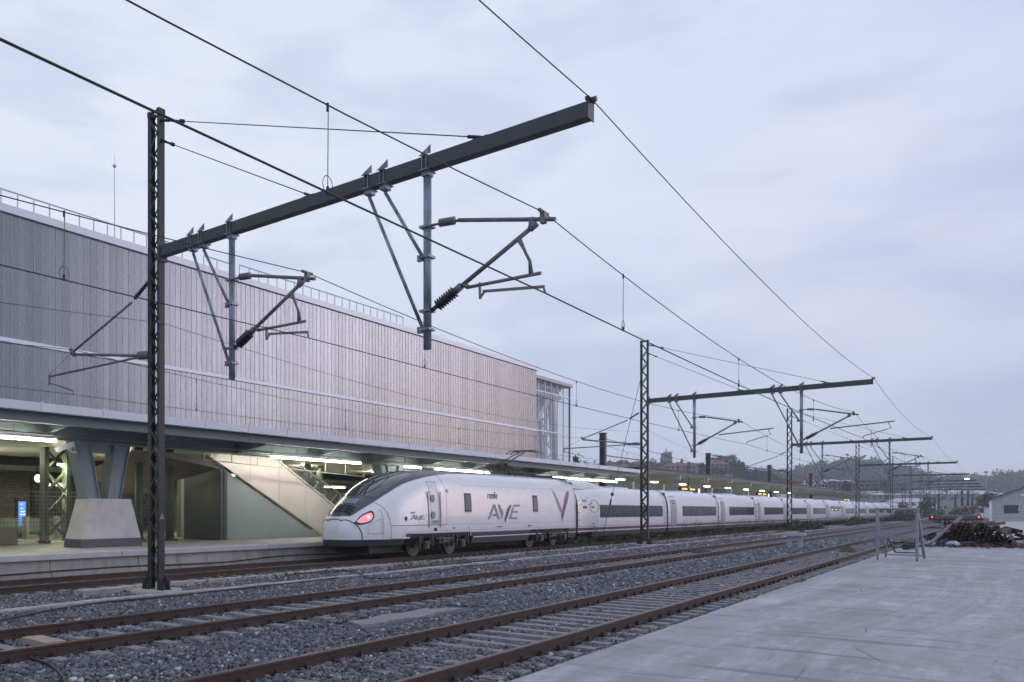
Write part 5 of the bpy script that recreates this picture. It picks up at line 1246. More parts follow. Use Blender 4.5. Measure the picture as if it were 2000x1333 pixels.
# concrete marker bench between the tracks
t = thing('concrete_marker', 'pale concrete bench shaped marker standing in the ballast between the open tracks', 'marker', (50.4, 8.5, -.2))
MB().prism([(8.05, .44), (8.95, .44), (9.0, .50), (8.97, .60), (8.03, .60), (8.0, .50)], 0, 50.1, 50.75).build('cap', 'whiteconc', t)
for L in (8.25, 8.72): MB().bar((50.4, L, -.25), (50.4, L, .44), .16, .2, (0, 1, 0)).build('leg', 'whiteconc', t)
def heap(s, L, r, h, label, m):
    b = MB(); n = 14; ph = [random.uniform(.8, 1.15) for _ in range(40)]
    b.grid(lambda u, v: (s+r*ph[int(u*n) % n]*u_(v)*math.cos(2*math.pi*u), L+r*.8*ph[int(u*n) % n]*u_(v)*math.sin(2*math.pi*u), -.24+h*(1-v)**.6*ph[(int(v*6)+int(u*n)) % 40]), n, 6, False)
    return tag(b.build('ballast_heap', m), label, 'heap')
u_ = lambda v: v**.7
heap(40.6, 10.5, .55, .34, 'dark grey lump between the rails of the middle track', 'earth')
heap(46.5, 5.67, .55, .36, 'dark lump between the rails of the track beside the yard', 'earth')
heap(70, 12.2, .6, .22, 'small white heap of lime beside the middle track', 'whiteconc')

# scrap rails
random.seed(11)
def scrap_rail(p, q, m='scrap', r=.07):
    p = Vector(p); q = Vector(q); d = (q-p).normalized(); side = d.cross(Vector((0, 0, 1))).normalized(); b = MB(); upv = side.cross(d)
    prof = [(-.065, -.08), (.065, -.08), (.065, -.06), (.012, -.045), (.012, .035), (.036, .045), (.036, .08), (-.036, .08), (-.036, .045), (-.012, .035), (-.012, -.045), (-.065, -.06)]
    n = len(prof); b.add([p+side*x+upv*z for x, z in prof]+[q+side*x+upv*z for x, z in prof], [tuple(range(n))[::-1], tuple(range(n, 2*n))]+[(i, (i+1) % n, n+(i+1) % n, n+i) for i in range(n)])
    return b.build('scrap_rail', m)
k = 0
lab = ['lowest', 'second', 'third', 'fourth', 'fifth', 'sixth', 'top']
for lay in range(7):
    n = 16-lay
    for j in range(n):
        L = 2.45-j*.185+random.uniform(-.03, .03)-.05*lay; s0 = 54.2+random.uniform(-.5, .5)+lay*.12; z = .10+lay*.165
        if lay == 6 and j > 8: continue
        if j > 11 and lay > 3: continue
        dl = random.uniform(-.25, .12)*(1+lay*.3)
        o = scrap_rail((s0, L, z+random.uniform(-.02, .02)), (s0+random.uniform(7, 9), L+dl, z+random.uniform(-.02, .04)))
        tag(o, 'rusty scrap rail, %s from the left in the %s layer of the pile' % (ordx[j], lab[lay]), 'rail', 'rusty rails of the scrap pile')
for j in range(14):
    s0 = 58+random.uniform(-1, 4); L = .6-random.uniform(0, 2.6); z = .1+random.uniform(0, .55); a = random.uniform(-.5, .5)
    tag(scrap_rail((s0, L, z), (s0+4*math.cos(a), L+4*math.sin(a)-.5, z+random.uniform(-.05, .3))), 'rusty rail end number %s in the low heap right of the scrap pile' % (ordn+['thirteen', 'fourteen'])[j], 'rail', 'rail ends of the low right heap')
for j in range(16):
    s0 = 53+random.uniform(0, 9); L = 3.5+random.uniform(-1.0, .55); a = random.uniform(-.9, .5); z = .05+random.uniform(0, .35)
    tag(scrap_rail((s0, L, z), (s0+3.2*math.cos(a), L-.3+1.2*math.sin(a), z+random.uniform(-.05, .25)), 'scrapgrey' if j % 3 == 0 else 'scrap'), 'loose scrap beam, %s in the low jumble left of the scrap pile' % (ordn+['thirteenth', 'fourteenth', 'fifteenth', 'sixteenth'])[j], 'beam', 'loose scrap beams left of the pile')
b = MB(); b.bar((51.5, 2.9, .15), (57.5, 1.9, 1.45), .14, .10); tag(b.build('steel_beam', 'scrapgrey'), 'long grey steel beam leaning up against the scrap pile', 'beam')
for j, (a, c, la) in enumerate((((52.8, 3.0, .12), (56, 3.5, .2), 'black pipe at the near foot of the scrap pile'), ((52.6, 1.9, .10), (54.8, .9, .16), 'dark tube lying right before the scrap pile'), ((47.5, 3.6, .1), (49.2, 2.9, .25), 'dark plank seen through the trestle'))):
    tag(MB().tube([a, c], .13, 10).build('scrap_pipe', 'hose'), la, 'pipe')
sv = MB()
for j in range(160):
    s0 = 53+random.uniform(-1.2, 3.0); L = 3.6-random.uniform(0, 5); r = random.uniform(.06, .2); a = random.uniform(0, 3.1)
    sv.bar((s0, L, .0), (s0+r*2*math.cos(a), L+r*2*math.sin(a), random.uniform(.02, .22)), r*.5, r*.3)
tag(stuff(sv.build('scrap_bits', 'scrap')), 'small rusty scrap bits strewn at the foot of the pile', 'scrap')
for j, (s, L, h_, la) in enumerate(((57.5, -.9, .5, 'blue and white sack standing right of the scrap pile'), (52.0, 3.0, .3, 'crumpled white sack at the left foot of the scrap pile'), (52.3, 2.05, .3, 'crumpled white sack lying before the scrap pile'))):
    b = MB(); ph = [random.uniform(.75, 1.1) for _ in range(60)]
    b.grid(lambda u, v: (s+.28*math.cos(6.283*u)*math.sin(math.pi*min(v*1.0+.02, .98))**.5*ph[int(u*12) % 12+int(v*8)], L+.3*math.sin(6.283*u)*math.sin(math.pi*min(v+.02, .98))**.5, h_*v*ph[int(u*12) % 12]), 12, 8, False)
    tag(b.build('sack', 'whiteconc'), la, 'sack')

# flat wagon with red tail lamps behind the pile
t = thing('flat_wagon', 'low dark flat wagon with two red tail lamps behind the scrap pile', 'wagon', (112, 4.5, 0))
MB().box((112, 1.9, .75), (124, 6.4, 1.0)).build('deck', 'scrap', t)
for L in (2.25, 6.1):
    t2 = MB().box((111.9, L-.2, .98), (112.0, L+.2, 1.25)).build('tail_lamp', 'black', t); MB().disc((111.88, L, 1.12), .09, 0, .04, 12).build('lens', 'redlamp', t2)
b = MB(); wheelset(b, 113.5, .42, 4.2); wheelset(b, 122, .42, 4.2); b.build('wheels', 'under', t)
MB().box((113, 2.3, 1.0), (123, 5.8, 1.3)).build('load', 'scrapgrey', t)

# workshop building at right
wb = thing('workshop_building', 'grey blockwork workshop with a low gable roof and barred window at the right edge', 'building', (195, -3, 0))
ux, uy, fx, fy = 0, -1, 1, 0     # gable wall square to the tracks
O = Vector((189.0, 2.4, 0))
def WP(a, d, z): return (O.x+ux*a+fx*d, O.y+uy*a+fy*d, z)
def wbox(b, a0, a1, d0, d1, z0, z1):
    return b.add([WP(a0, d0, z0), WP(a1, d0, z0), WP(a1, d1, z0), WP(a0, d1, z0), WP(a0, d0, z1), WP(a1, d0, z1), WP(a1, d1, z1), WP(a0, d1, z1)], [(0, 3, 2, 1), (4, 5, 6, 7), (0, 1, 5, 4), (1, 2, 6, 5), (2, 3, 7, 6), (3, 0, 4, 7)])
b = MB(); pr = [(0, -.1), (14, -.1), (14, 3.7), (7, 6.85), (0, 3.7)]
b.add([WP(a, 0, z) for a, z in pr]+[WP(a, 20, z) for a, z in pr], [(0, 1, 2, 3, 4), (9, 8, 7, 6, 5)]+[(i, 5+i, 5+(i+1) % 5, (i+1) % 5) for i in range(5)]); b.build('wall', 'block', wb)
b = MB()
for (a0, z0, a1, z1) in ((-.5, 3.48, 7, 6.86), (7, 6.86, 14.5, 3.48)):
    b.add([WP(a0, -.5, z0), WP(a1, -.5, z1), WP(a1, 20.5, z1), WP(a0, 20.5, z0), WP(a0, -.5, z0+.22), WP(a1, -.5, z1+.22), WP(a1, 20.5, z1+.22), WP(a0, 20.5, z0+.22)], [(0, 3, 2, 1), (4, 5, 6, 7), (0, 1, 5, 4), (1, 2, 6, 5), (2, 3, 7, 6), (3, 0, 4, 7)])
b.build('roof', 'roofmetal', wb)
w_ = wbox(MB(), 1.9, 3.85, -.06, -.01, 1.35, 2.8).build('window', 'window', wb)
b = MB()
for k in range(11): wbox(b, 1.96+k*.18, 2.0+k*.18, -.10, -.07, 1.38, 2.77)
b.build('bars', 'roofmetal', w_)
wbox(MB(), -.02, .35, -.05, -.003, 0, 3.6).build('corner_pier', 'townwhite', wb)
b = MB(); 
for k in range(5): wbox(b, 0, 14, -.012, -.008, .3+k*.62, .33+k*.62)
b.build('course_lines', 'trim', wb)
b = wbox(MB(), 3.7, 3.78, -.2, -.1, 1.85, 1.95); b.bar(WP(3.74, -.15, 1.9), WP(4.4, -.15, 4.4), .08); b.bar(WP(3.74, -.15, 1.9), WP(7, -.15, 1.9), .06); b.build('pipe', 'trim', wb)
b = wbox(MB(), 4.1, 4.5, -.35, -.05, 4.35, 4.65); wbox(b, 4.55, 4.9, -.35, -.05, 4.35, 4.65); b.build('floodlight', 'townwhite', wb)

# ---------------------------------------------------------------- vegetation
def leaf_cloud(n, r, seed, shape='round', size=.12):
    g = np.random.default_rng(seed); pts = []
    nc = max(6, n//60); cs = g.normal(0, 1, (nc, 3)); cs /= np.linalg.norm(cs, axis=1)[:, None]; cs *= g.uniform(.35, 1, (nc, 1))**.5
    if shape == 'cone': cs[:, 2] = g.uniform(-1, 1, nc); rad = (1-cs[:, 2])/2*.9+.05; a = g.uniform(0, 6.28, nc); cs[:, 0] = rad*np.cos(a)*g.uniform(.5, 1, nc); cs[:, 1] = rad*np.sin(a)*g.uniform(.5, 1, nc)
    ci = g.integers(0, nc, n); sp = .26 if shape == 'round' else .15
    p = cs[ci]+g.normal(0, sp, (n, 3))*np.array([1, 1, .75]); return p*np.array(r), g
def leaves_mesh(name, p, size, g, m):
    n = len(p); d1 = g.normal(0, 1, (n, 3)); d1 /= np.linalg.norm(d1, axis=1)[:, None]; d2 = np.cross(d1, g.normal(0, 1, (n, 3))); d2 /= np.linalg.norm(d2, axis=1)[:, None]
    s = size*g.uniform(.6, 1.3, (n, 1)) if np.isscalar(size) else (size*g.uniform(.6, 1.3, n))[:, None]; d1 = d1*s; d2 = d2*s*.6
    co = np.stack([p-d1, p-d2, p+d1, p+d2], 1).reshape(-1, 3)
    me = bpy.data.meshes.new(name); me.vertices.add(4*n); me.vertices.foreach_set('co', co.reshape(-1).astype(np.float32)); me.loops.add(4*n); me.polygons.add(n)
    me.loops.foreach_set('vertex_index', np.arange(4*n, dtype=np.int32)); me.polygons.foreach_set('loop_start', np.arange(n, dtype=np.int32)*4); me.update(calc_edges=True)
    me.materials.append(M[m]); o = bpy.data.objects.new(name, me); COL.objects.link(o); return o
def make_tree(name, label, loc, h, r, shape='round', n=1500, seed=1, m='leaf', trunk=.35, size=None, group=None):
    t = thing(name, label, 'tree', loc, group)
    cz = h*(.62 if shape == 'round' else .55); p, g = leaf_cloud(n, (r, r, h-cz), seed, shape)
    p[:, 2] += cz; o = leaves_mesh('crown', p, size or r*.13, g, m); o.parent = t
    b = MB(); b.tube([(0, 0, -.5), (.1*r, 0, h*.4), (0, .05*r, h*.85)], [h*.022, h*.016, h*.005], 7)
    for k in range(6): a = k*1.1; z0 = h*(.35+.07*k); b.tube([(0, 0, z0), (r*.6*math.cos(a), r*.6*math.sin(a), z0+h*.15)], [h*.008, h*.003], 5)
    b.build('trunk', 'bark', t, local=True); return t
def at(x, y, Z):
    X = (x-558)/1581*Z; return Vector((Z*math.cos(TH)+X*math.sin(TH), Z*math.sin(TH)-X*math.cos(TH), EYE+(998-y)*Z/1581))
# weeds beside the train
def weed(name, h, n, seed, m):
    random.seed(seed); b = MB(); g = np.random.default_rng(seed); pp = []
    for k in range(n):
        a = random.uniform(0, 6.28); r = random.uniform(.02, .25); hh = h*random.uniform(.5, 1); x, y_ = r*math.cos(a), r*math.sin(a); lx, ly = random.uniform(-.18, .18)*hh, random.uniform(-.18, .18)*hh
        b.tube([(x, y_, 0), (x+lx*.5, y_+ly*.5, hh*.55), (x+lx, y_+ly, hh)], [.009, .007, .004], 4)
        for q in range(10): u = random.uniform(.2, 1); pp.append((x+lx*u+random.gauss(0, .05), y_+ly*u+random.gauss(0, .05), hh*u))
    t = thing(name, '', 'weed', (0, 0, 0)); b.build('stems', m, t, local=True); o = leaves_mesh('leaves', np.array(pp), .035, g, m); o.parent = t; return t
wp = [weed('tall_weed', 1.15, 12, 3, 'weed'), weed('tall_weed', .75, 10, 4, 'shrub'), weed('tall_weed', 1.5, 8, 5, 'weed')]
random.seed(21); used = set()
pw = [(39.8+k*.95+random.uniform(-.3, .3), 16.75+random.uniform(-.15, .35)) for k in range(52)]
wlab = ['dry brown weed', 'short green weed', 'thin tall weed']
wcount = {}
for s, L in pw:
    k = random.randrange(3); wh = 'in front of the first coach' if s < 57 else 'in front of the second coach' if s < 70 else 'in front of the third coach' if s < 83 else 'in front of the fourth and fifth coaches'
    o = wp[k] if k not in used else dup(wp[k]); used.add(k); o.location = (s, L, -.2); o.rotation_euler.z = random.uniform(0, 6); q = random.uniform(.6, 1.05); o.scale = (q, q, q)
    wn2 = wcount.setdefault((k, wh), 0); wcount[k, wh] += 1; o['label'] = wlab[k]+', '+(ordn+['thirteenth', 'fourteenth', 'fifteenth', 'sixteenth'])[wn2]+' from the left '+wh; o['group'] = wlab[k]+'s '+wh
gp = []; g = np.random.default_rng(9)
for (s0, s1, L0, L1, n) in ((14, 110, 15.6, 17.1, 5200), (12, 30, 15.2, 16.2, 500), (25, 33, 10.1, 10.9, 40), (48, 64, -1, 3.2, 500)):
    s = g.uniform(s0, s1, n); L = g.uniform(L0, L1, n); keep = np.sin(s*1.9)+np.sin(s*.7+2)*1.2 > (.4 if n < 4000 else -.2); gp.append(np.stack([s, L, -.2+g.uniform(0, .16, n)], 1)[keep])
gl = leaves_mesh('low_grass', np.concatenate(gp), .05, g, 'weed'); stuff(gl)
bp_ = None
for i, (s, L, r, h, la, gr) in enumerate(((90, 15.2, 1.6, 1.2, 'long low green bush right of the third mast', 0), (97, 15.5, 1.8, 1.3, 'green bush in front of the middle coaches', 0), (103, 15.6, 1.7, 1.1, 'dark green bush beside the one in front of the middle coaches', 0), (131, 15.4, 1.9, 1.4, 'bright green bush at the foot of the fourth mast', 0), (137, 15.6, 1.8, 1.2, 'low bush right of the fourth mast', 0),
    (196, 15.5, 3.2, 2.6, 'bush beyond the end of the train', 0), (206, 15.8, 3.4, 3.0, 'taller bush beyond the end of the train', 0), (228, 17, 4, 3.6, 'leafy bush by the sixth mast', 0), (165, 8.0, 1.6, 1.9, 'yellowish bush between the two tracks', 0), (250, 14, 5, 5, 'large far bush beside the distant masts', 0), (262, 9, 4, 3.2, 'far low bush in the middle of the yard', 0))):
    t = thing('bush', la, 'bush', (s, L, -.3)); p, g = leaf_cloud(700, (r, r*.5, h*.6), 40+i, 'round'); p[:, 2] += h*.35; p = p[p[:, 2] > 0]; o = leaves_mesh('foliage', p, r*.07, g, 'shrub' if i in (3, 8) else 'leaf'); o.parent = t
    b = MB()
    for k in range(6): b.tube([(0, 0, 0), (r*.5*math.cos(k), r*.3*math.sin(k), h*.7)], [.03, .01], 4)
    b.build('stems', 'bark', t, local=True)

# ---------------------------------------------------------------- hills and town
def hill_layer(name, pts, near, back):
    """terrain from a foot line up to a ridge"""
    b = MB(); P = [(at(x, y, Z), at(x, 998, Z*near)) for x, y, Z in pts]; n = len(P)
    def Q(u, v):
        f = u*(n-1); i = min(int(f), n-2); f -= i; r_ = P[i][0].lerp(P[i+1][0], f); q = P[i][1].lerp(P[i+1][1], f); 
        p = q.lerp(r_, v); z = -.5+(r_.z+.5)*(math.sin(v*math.pi/2)**1.0)*v**.3; 
        return (p.x, p.y, z+math.sin(u*60+v*9)*.5*v)
    b.grid(Q, n*6, 12)
    struct(name, b, 'hill'); return Q
H1 = [(1000, 934, 900), (1200, 932, 900), (1420, 931, 900), (1480, 935, 900), (1530, 940, 880), (1570, 929, 850), (1610, 921, 820), (1660, 918, 800), (1700, 917, 800), (1740, 930, 820), (1770, 937, 850), (1800, 942, 900), (1850, 948, 950), (1900, 948, 950), (1950, 944, 900), (2000, 938, 880), (2100, 932, 860), (2200, 934, 860)]
H2 = [(1040, 925, 560), (1110, 919, 560), (1190, 919, 560), (1260, 916, 560), (1300, 916, 580), (1400, 923, 540), (1440, 925, 520), (1480, 938, 500), (1530, 952, 470), (1580, 968, 450), (1640, 985, 430)]
Q1 = hill_layer('hills', H1, .62, 0); Q2 = hill_layer('town_hill', H2, .72, 0)
def forest(name, Q, n, r0, seed, vr=(.25, 1.0), ur=(0, 1), label=''):
    g = np.random.default_rng(seed); P = []; S = []
    for k in range(n):
        u = g.uniform(*ur); v = g.uniform(*vr) if k % 3 else g.uniform(.93, 1.0); c = np.array(Q(u, v)); r = r0*g.uniform(.6, 1.3); tall = 1.6 if g.uniform() > .85 else 1
        m_ = 46; d = g.normal(0, 1, (m_, 3)); d /= np.linalg.norm(d, axis=1)[:, None]; d *= g.uniform(.5, 1.05, (m_, 1)); P.append(c+np.array([0, 0, r*.7*tall])+d*np.array([r, r, r*tall])); S.append(np.full(m_, r*.30))
    o = leaves_mesh(name, np.concatenate(P), np.concatenate(S), g, 'leaf2'); stuff(o); o['label'] = label; return o
forest('wooded_hillside', Q1, 3800, 4.3, 5, label='wooded far hills across the right background')
forest('town_trees', Q2, 420, 2.5, 6, (.55, 1.0), (.02, .80), 'trees covering the slope of the town hill')

def gable_house(name, label, c, wdt, dep, hgt, rise, ang, wall='townwhite', roof='tile', nw=2, group=None, cat='house', storeys=2):
    t = thing(name, label, cat, c, group); t.rotation_euler.z = ang
    b = MB(); b.add([(-wdt/2, 0, -3), (wdt/2, 0, -3), (wdt/2, 0, hgt), (0, 0, hgt+rise), (-wdt/2, 0, hgt), (-wdt/2, dep, -3), (wdt/2, dep, -3), (wdt/2, dep, hgt), (0, dep, hgt+rise), (-wdt/2, dep, hgt)], [(0, 1, 2, 3, 4), (9, 8, 7, 6, 5), (1, 6, 7, 2), (0, 4, 9, 5)]); b.build('wall', wall, t, local=True)
    b = MB(); o_ = .4
    for sg in (-1, 1):
        vs = [(0, -o_, hgt+rise+.05), (sg*(wdt/2+o_), -o_, hgt-.3), (sg*(wdt/2+o_), dep+o_, hgt-.3), (0, dep+o_, hgt+rise+.05)]; b.add(vs+[(x, y_, z+.25) for x, y_, z in vs], [(0, 1, 2, 3), (4, 7, 6, 5), (0, 4, 5, 1), (1, 5, 6, 2), (2, 6, 7, 3)])
    b.build('roof', roof, t, local=True)
    for k in range(nw):
        for s_ in range(storeys):
            x = -wdt/2+(k+.5)*wdt/nw; z = hgt*(s_+.5)/storeys-.1; MB().box((x-.5, -.06, z-.6), (x+.5, -.01, z+.7)).build('window', 'window', t, local=True)
    return t
def block_house(name, label, c, wdt, dep, hgt, ang, wall='townwall', roof='tile', nx=6, nz=3, group=None):
    t = thing(name, label, 'building', c, group); t.rotation_euler.z = ang
    MB().box((-wdt/2, 0, -6), (wdt/2, dep, hgt)).build('wall', wall, t, local=True)
    b = MB(); b.add([(-wdt/2-.6, -.6, hgt), (wdt/2+.6, -.6, hgt), (wdt/2+.6, dep+.6, hgt), (-wdt/2-.6, dep+.6, hgt), (-wdt/2+dep*.4, dep/2, hgt+dep*.17), (wdt/2-dep*.4, dep/2, hgt+dep*.17)], [(0, 3, 2, 1), (0, 1, 5, 4), (1, 2, 5), (2, 3, 4, 5), (3, 0, 4)]); b.build('roof', roof, t, local=True)
    for k in range(nx):
        for q in range(nz): x = -wdt/2+(k+.5)*wdt/nx; z = hgt*(q+.55)/nz; MB().box((x-.55, -.05, z-.8), (x+.55, -.01, z+.8)).build('window', 'window', t, local=True)
    return t
AF = TH-R(90)     # facing the camera square on
def place(x, y, Z): p = at(x, y, Z); return (p.x, p.y, p.z)
block_house('college_building', 'long stone college block with red roof on the town hill, right wing', place(1409, 929, 450), 11, 16, 6.2, AF-R(12), nx=5)
block_house('college_building', 'low stone college wing left of the red roofed block', place(1345, 924, 455), 25, 12, 3.8, AF-R(8), nx=9, nz=2)
block_house('stone_building', 'stone building with red roof left of the church tower', place(1262, 920, 590), 24, 14, 4.8, AF, nx=8, nz=2)
block_house('stone_building', 'small square turret house at the left end of the hill town', place(1199, 918, 540), 5, 5, 4.6, AF, nx=2, nz=2)
block_house('stone_building', 'small square turret house next to the leftmost one', place(1218, 917, 540), 5.4, 5, 5.6, AF, nx=2, nz=2)
block_house('stone_building', 'wide low red roofed building below the hill turrets', place(1208, 922, 520), 17, 9, 3.0, AF, nx=6, nz=1)
t = thing('church_tower', 'square stone bell tower with battlements and cross on the town hill', 'tower', place(1305, 925, 600)); t.rotation_euler.z = AF
MB().box((-3.2, 0, -4), (3.2, 6, 11.2)).build('shaft', 'stonetower', t, local=True)
MB().box((-3.5, -.3, 11.21), (3.5, 6.3, 11.8)).build('cornice', 'stonetower', t, local=True)
b = MB(); b.box((-2.9, .3, 11.81), (2.9, 5.7, 15.2)); b.build('belfry', 'stonetower', t, local=True)
for x in (-1.3, 1.3): MB().box((x-.55, .18, 12.3), (x+.55, .29, 14.6)).build('belfry_opening', 'window', t, local=True)
b = MB()
for x in (-2.8, -1.4, 0, 1.4, 2.8): b.box((x-.4, .1, 15.21), (x+.4, .7, 16.2))
b.tube([(0, 3, 15.2), (0, 3, 19)], [.5, .1], 6); b.box((-.8, 2.9, 18.1), (.8, 3.1, 18.4)); b.build('battlements', 'stonetower', t, local=True)
for i, (x, la) in enumerate(((1571, 'white gabled house, leftmost of the three, over the canopy edge'), (1588.5, 'white gabled house in the middle of the three'), (1604, 'white gabled house, rightmost of the three'))):
    gable_house('gabled_house', la, place(x, 953, 340), 3.3, 9, 1.7, 1.8, AF+R(6), nw=2, storeys=1, group='white gabled houses')
block_house('terrace_house', 'long white terrace with red roof left of the gabled houses', place(1550, 953, 345), 7.5, 6, 1.5, AF, 'townwhite', 'tile', 4, 1)
block_house('apartment_block', 'pale flat building right of the gabled houses', place(1630, 956, 380), 11, 8, 3.4, AF, 'townwall', 'whroof', 5, 2)
block_house('apartment_block', 'second pale flat building behind the lattice portals', place(1663, 955, 400), 7, 8, 3.2, AF, 'townwall', 'whroof', 4, 2)
t = thing('warehouse', 'very long pale warehouse with a whitish roof below the far hills', 'building', place(1895, 980, 480)); t.rotation_euler.z = AF+R(4)
MB().box((-26, 0, -3), (24, 30, 4.4)).build('wall', 'townwall', t, local=True)
MB().add([(-26.5, -.5, 4.4), (24.5, -.5, 4.4), (21, 15, 7.0), (-24, 15, 7.0), (24.5, 30, 4.4), (-26.5, 30, 4.4)], [(0, 1, 2, 3), (3, 2, 4, 5), (1, 4, 2), (0, 3, 5)]).build('roof', 'whroof', t, local=True)
b = MB()
for k in range(8): b.box((-24+k*6, -.06, 1), (-21+k*6, -.01, 2.6))
b.build('window_row', 'window', t, local=True)
gable_house('white_house', 'small white house with red roof left of the workshop', place(1917, 1001, 230), 5.0, 7, 1.1, 1.1, AF-R(35), nw=1, storeys=1)
gable_house('small_shed', 'low brown roofed shed in front of the small white house', place(1900, 1001, 225), 3.6, 5, .9, .6, AF-R(10), wall='townwall', nw=1, storeys=1)
block_house('depot_shed', 'pale low depot shed seen between the masts', place(1790, 990, 400), 20, 12, 2.2, AF, 'townwhite', 'whroof', 6, 1)
block_house('depot_shed', 'low depot shed behind the lattice portals', place(1720, 978, 420), 16, 12, 3.0, AF, 'townwall', 'whroof', 5, 1)
t = thing('red_canopy', 'small red lit canopy beyond the end of the train', 'canopy', place(1768, 1000, 300)); t.rotation_euler.z = AF
MB().box((-1.7, 0, 2.3), (1.7, 4, 2.9)).build('fascia', mat('red_fascia', (.6, .18, .2), .5, emit=(1, .3, .35), es=.35), t, local=True)
for x in (-1.4, 1.4): MB().box((x-.12, .2, -2), (x+.12, .5, 2.3)).build('post', 'townwhite', t, local=True)
t = thing('floodlight_mast', 'far floodlight mast rising above the right hills', 'mast', place(1926, 938, 700)); t.rotation_euler.z = AF
MB().tube([(0, 0, -6), (0, 0, 6.2)], .45, 6).build('pole', 'townwall', t, local=True); MB().box((-1.8, -.4, 6.2), (1.8, .4, 7.6)).build('lamp_head', 'townwall', t, local=True)
t = thing('hilltop_floodlight', 'bright white floodlight on the far hilltop', 'floodlight', place(1889, 936, 760)); t.rotation_euler.z = AF
MB().box((-2.2, 0, -.5), (2.2, .5, .7)).build('lit_panel', mat('lit_flood', (1, 1, 1), .5, emit=(.9, .97, 1), es=3), t, local=True); MB().box((-.3, .6, -8), (.3, .9, .5)).build('pole', 'townwall', t, local=True)

# single trees
T1 = make_tree('conifer_tree', 'dark conifer tip just right of the glass tower', place(1127, 960, 150), 6.6, 1.6, 'cone', 700, 3)
for i, (x, y, Z, h, r, sh, la) in enumerate(((1345, 925, 400, 5.2, 1.9, 'cone', 'dark pointed evergreen left of the college block'), (1370, 926, 400, 5.6, 2.4, 'cone', 'broad evergreen beside the second dark square mast'), (1398, 930, 400, 4.2, 2.0, 'round', 'round tree before the college block'), (1410, 930, 395, 3.8, 1.6, 'cone', 'narrow tree before the right end of the college block'),
    (1432, 932, 430, 9.0, 3.8, 'round', 'large dark tree right of the college block'), (1450, 938, 430, 8.8, 3.6, 'cone', 'tall spreading conifer right of the college block'), (1476, 942, 430, 6.2, 3.2, 'round', 'round tree low on the town hill slope'),
    (1652, 975, 260, 5.4, 2.4, 'cone', 'spiky conifer behind the lattice portals'), (1765, 940, 780, 13, 7, 'round', 'lone round tree on the far ridge above the masts'), (1945, 944, 700, 9, 2.6, 'cone', 'left cypress of the skyline row'), (1957, 944, 700, 8.8, 2.4, 'cone', 'middle cypress of the skyline row'), (1968, 944, 700, 8.4, 2.8, 'cone', 'right cypress of the skyline row'),
    (1924, 1000, 230, 5.4, 2.3, 'round', 'bushy tree standing left of the workshop'), (1400, 905, 560, 5.5, 3.8, 'round', 'tree crown rising behind the college block'), (1425, 912, 560, 8, 4.2, 'round', 'dark crown at the end of the college block'), (1272, 925, 480, 3.4, 2.6, 'round', 'small tree below the church tower'))):
    make_tree('conifer_tree' if sh == 'cone' else 'broadleaf_tree', la, place(x, y, Z), h, r, sh, 900, 20+i, 'leaf')

# dark square masts beyond the station, with brackets
for i, (s, L, h, la) in enumerate(((75.6, 28, 8.9, 'thick dark square mast behind the canopy, nearest of three'), (111, 28, 8.9, 'second thick dark square mast behind the canopy'), (146, 28, 8.9, 'third thick dark square mast behind the canopy'), (182, 28, 8.9, 'fourth, smallest dark square mast behind the canopy'))):
    t = thing('square_mast', la, 'catenary mast', (s, L, 0), 'dark square masts behind the canopy')
    MB().box((s-.24, L-.24, 0), (s+.24, L+.24, h)).build('shaft', 'post', t)
    MB().box((s-.28, L-.28, h), (s+.28, L+.28, h+.12)).build('cap', 'post', t); MB().box((s-.30, L-.3, h-.5), (s+.3, L+.3, h-.42)).build('collar', 'post', t)
    MB().tube([(s, L-.3, 6.9), (s, L-3.6, 6.3)], .05, 6).build('arm', 'pipe', t); MB().tube([(s, L-3.6, 6.3), (s+.1, L-4.6, 5.2)], .03, 5).build('arm', 'pipe', t)
    for q in (-1, 1): MB().tube([(s, L+q*.3, h-.46), (s+18, L+q*6, 5.8)], .02, 4).build('cable', 'wire', t)
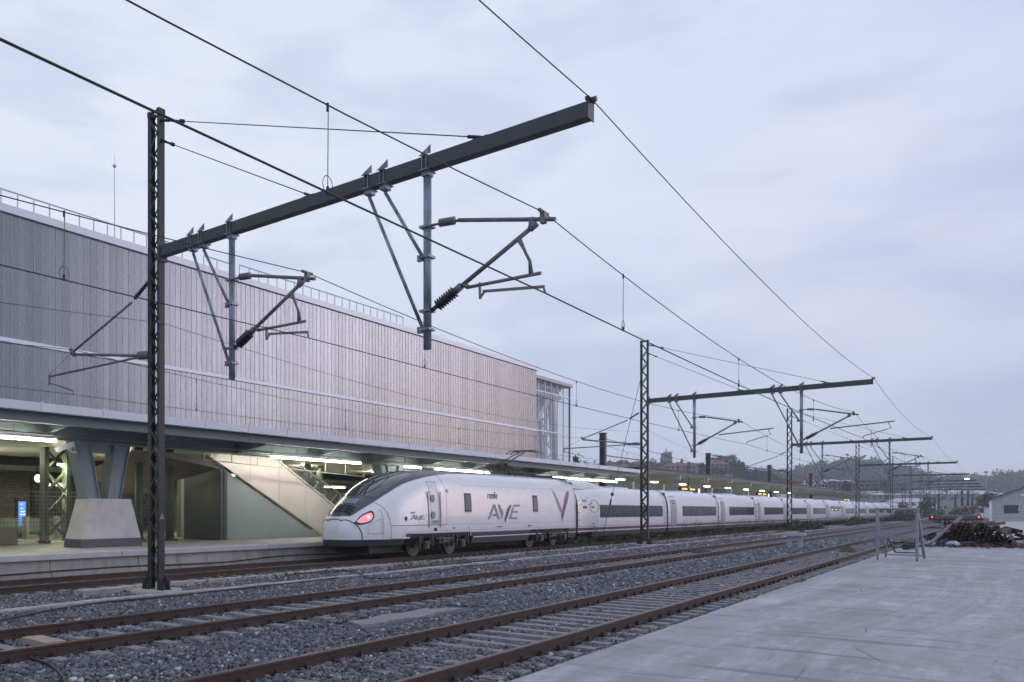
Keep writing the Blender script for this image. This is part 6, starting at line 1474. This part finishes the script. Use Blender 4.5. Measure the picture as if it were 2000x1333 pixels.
# lattice portals
def portal(s, L0, L1, h, label):
    t = thing('lattice_portal', label, 'portal', (s, (L0+L1)/2, 0), 'dark lattice portals over the yard tracks')
    for L in (L0, L1):
        b = MB()
        for a in (-.3, .3): b.box((s-.12, L+a-.06, -.3), (s+.12, L+a+.06, h+1.2))
        for k in range(12): z = k*h/12; b.bar((s, L-.3, z), (s, L+.3, z+h/12), .08)
        b.build('leg', 'post', t)
    b = MB()
    for z in (h-.5, h+.5): b.box((s-.1, L0, z-.07), (s+.1, L1, z+.07))
    n = int((L1-L0)/1.1)
    for k in range(n): a = L0+(L1-L0)*k/n; c = L0+(L1-L0)*(k+1)/n; b.bar((s, a, h-.5), (s, c, h+.5), .1); b.bar((s, c, h+.5), (s, c, h-.5), .08)
    b.build('truss_beam', 'post', t)
    b = MB()
    for k in range(5): L = L0+2+k*(L1-L0-4)/4; b.bar((s, L, h-.5), (s, L, h-2.2), .12); b.bar((s, L, h-1), (s, L-1.4, h-.9), .06); b.bar((s, L, h-2), (s, L-1.2, h-1.0), .06)
    b.build('drop_arms', 'post', t)
portal(228, 20.5, 46, 8.1, 'nearest dark lattice portal beyond the train end'); portal(262, 20, 48, 8.0, 'middle dark lattice portal beyond the train end'); portal(300, 18, 50, 7.7, 'farthest dark lattice portal beyond the train end')
for i, (x, ty, Z, la) in enumerate(((1866, 967, 260, 'dark far post left of the row of four beside the yard'), (1879, 957, 240, 'tallest dark post of the row of four beside the yard'), (1890.5, 958, 235, 'third dark post of the row of four beside the yard'), (1899, 965, 250, 'right dark post of the row of four beside the yard'), (1826, 972, 300, 'thin dark far post among the distant masts'), (1833, 966, 300, 'second thin dark far post among the distant masts'))):
    p = at(x, 1002, Z); h = EYE+(998-ty)*Z/1581; t = thing('far_post', la, 'post', (p.x, p.y, 0), 'dark posts in the far yard')
    MB().box((p.x-.28, p.y-.28, -.3), (p.x+.28, p.y+.28, h)).build('shaft', 'post', t); b = MB(); b.bar((p.x, p.y, h-1.2), (p.x+1.5, p.y-2.2, h-.9), .1); b.bar((p.x, p.y, h-2.4), (p.x+1.4, p.y-2.0, h-1.6), .1); b.build('arm', 'pipe', t)

# ---------------------------------------------------------------- air
HAZE = True
if HAZE:
    hz = MB().box((-65, -450, -2.2), (1150, 1150, 75)).build('haze', None); stuff(hz)
    m = bpy.data.materials.new('haze_air'); m.use_nodes = True; nt = m.node_tree; nt.nodes.clear()
    o_ = nt.nodes.new('ShaderNodeOutputMaterial'); v = nt.nodes.new('ShaderNodeVolumePrincipled'); v.inputs['Density'].default_value = .0005; v.inputs['Color'].default_value = (.86, .92, 1, 1); v.inputs['Anisotropy'].default_value = .2
    nt.links.new(v.outputs[0], o_.inputs['Volume']); hz.data.materials.append(m)
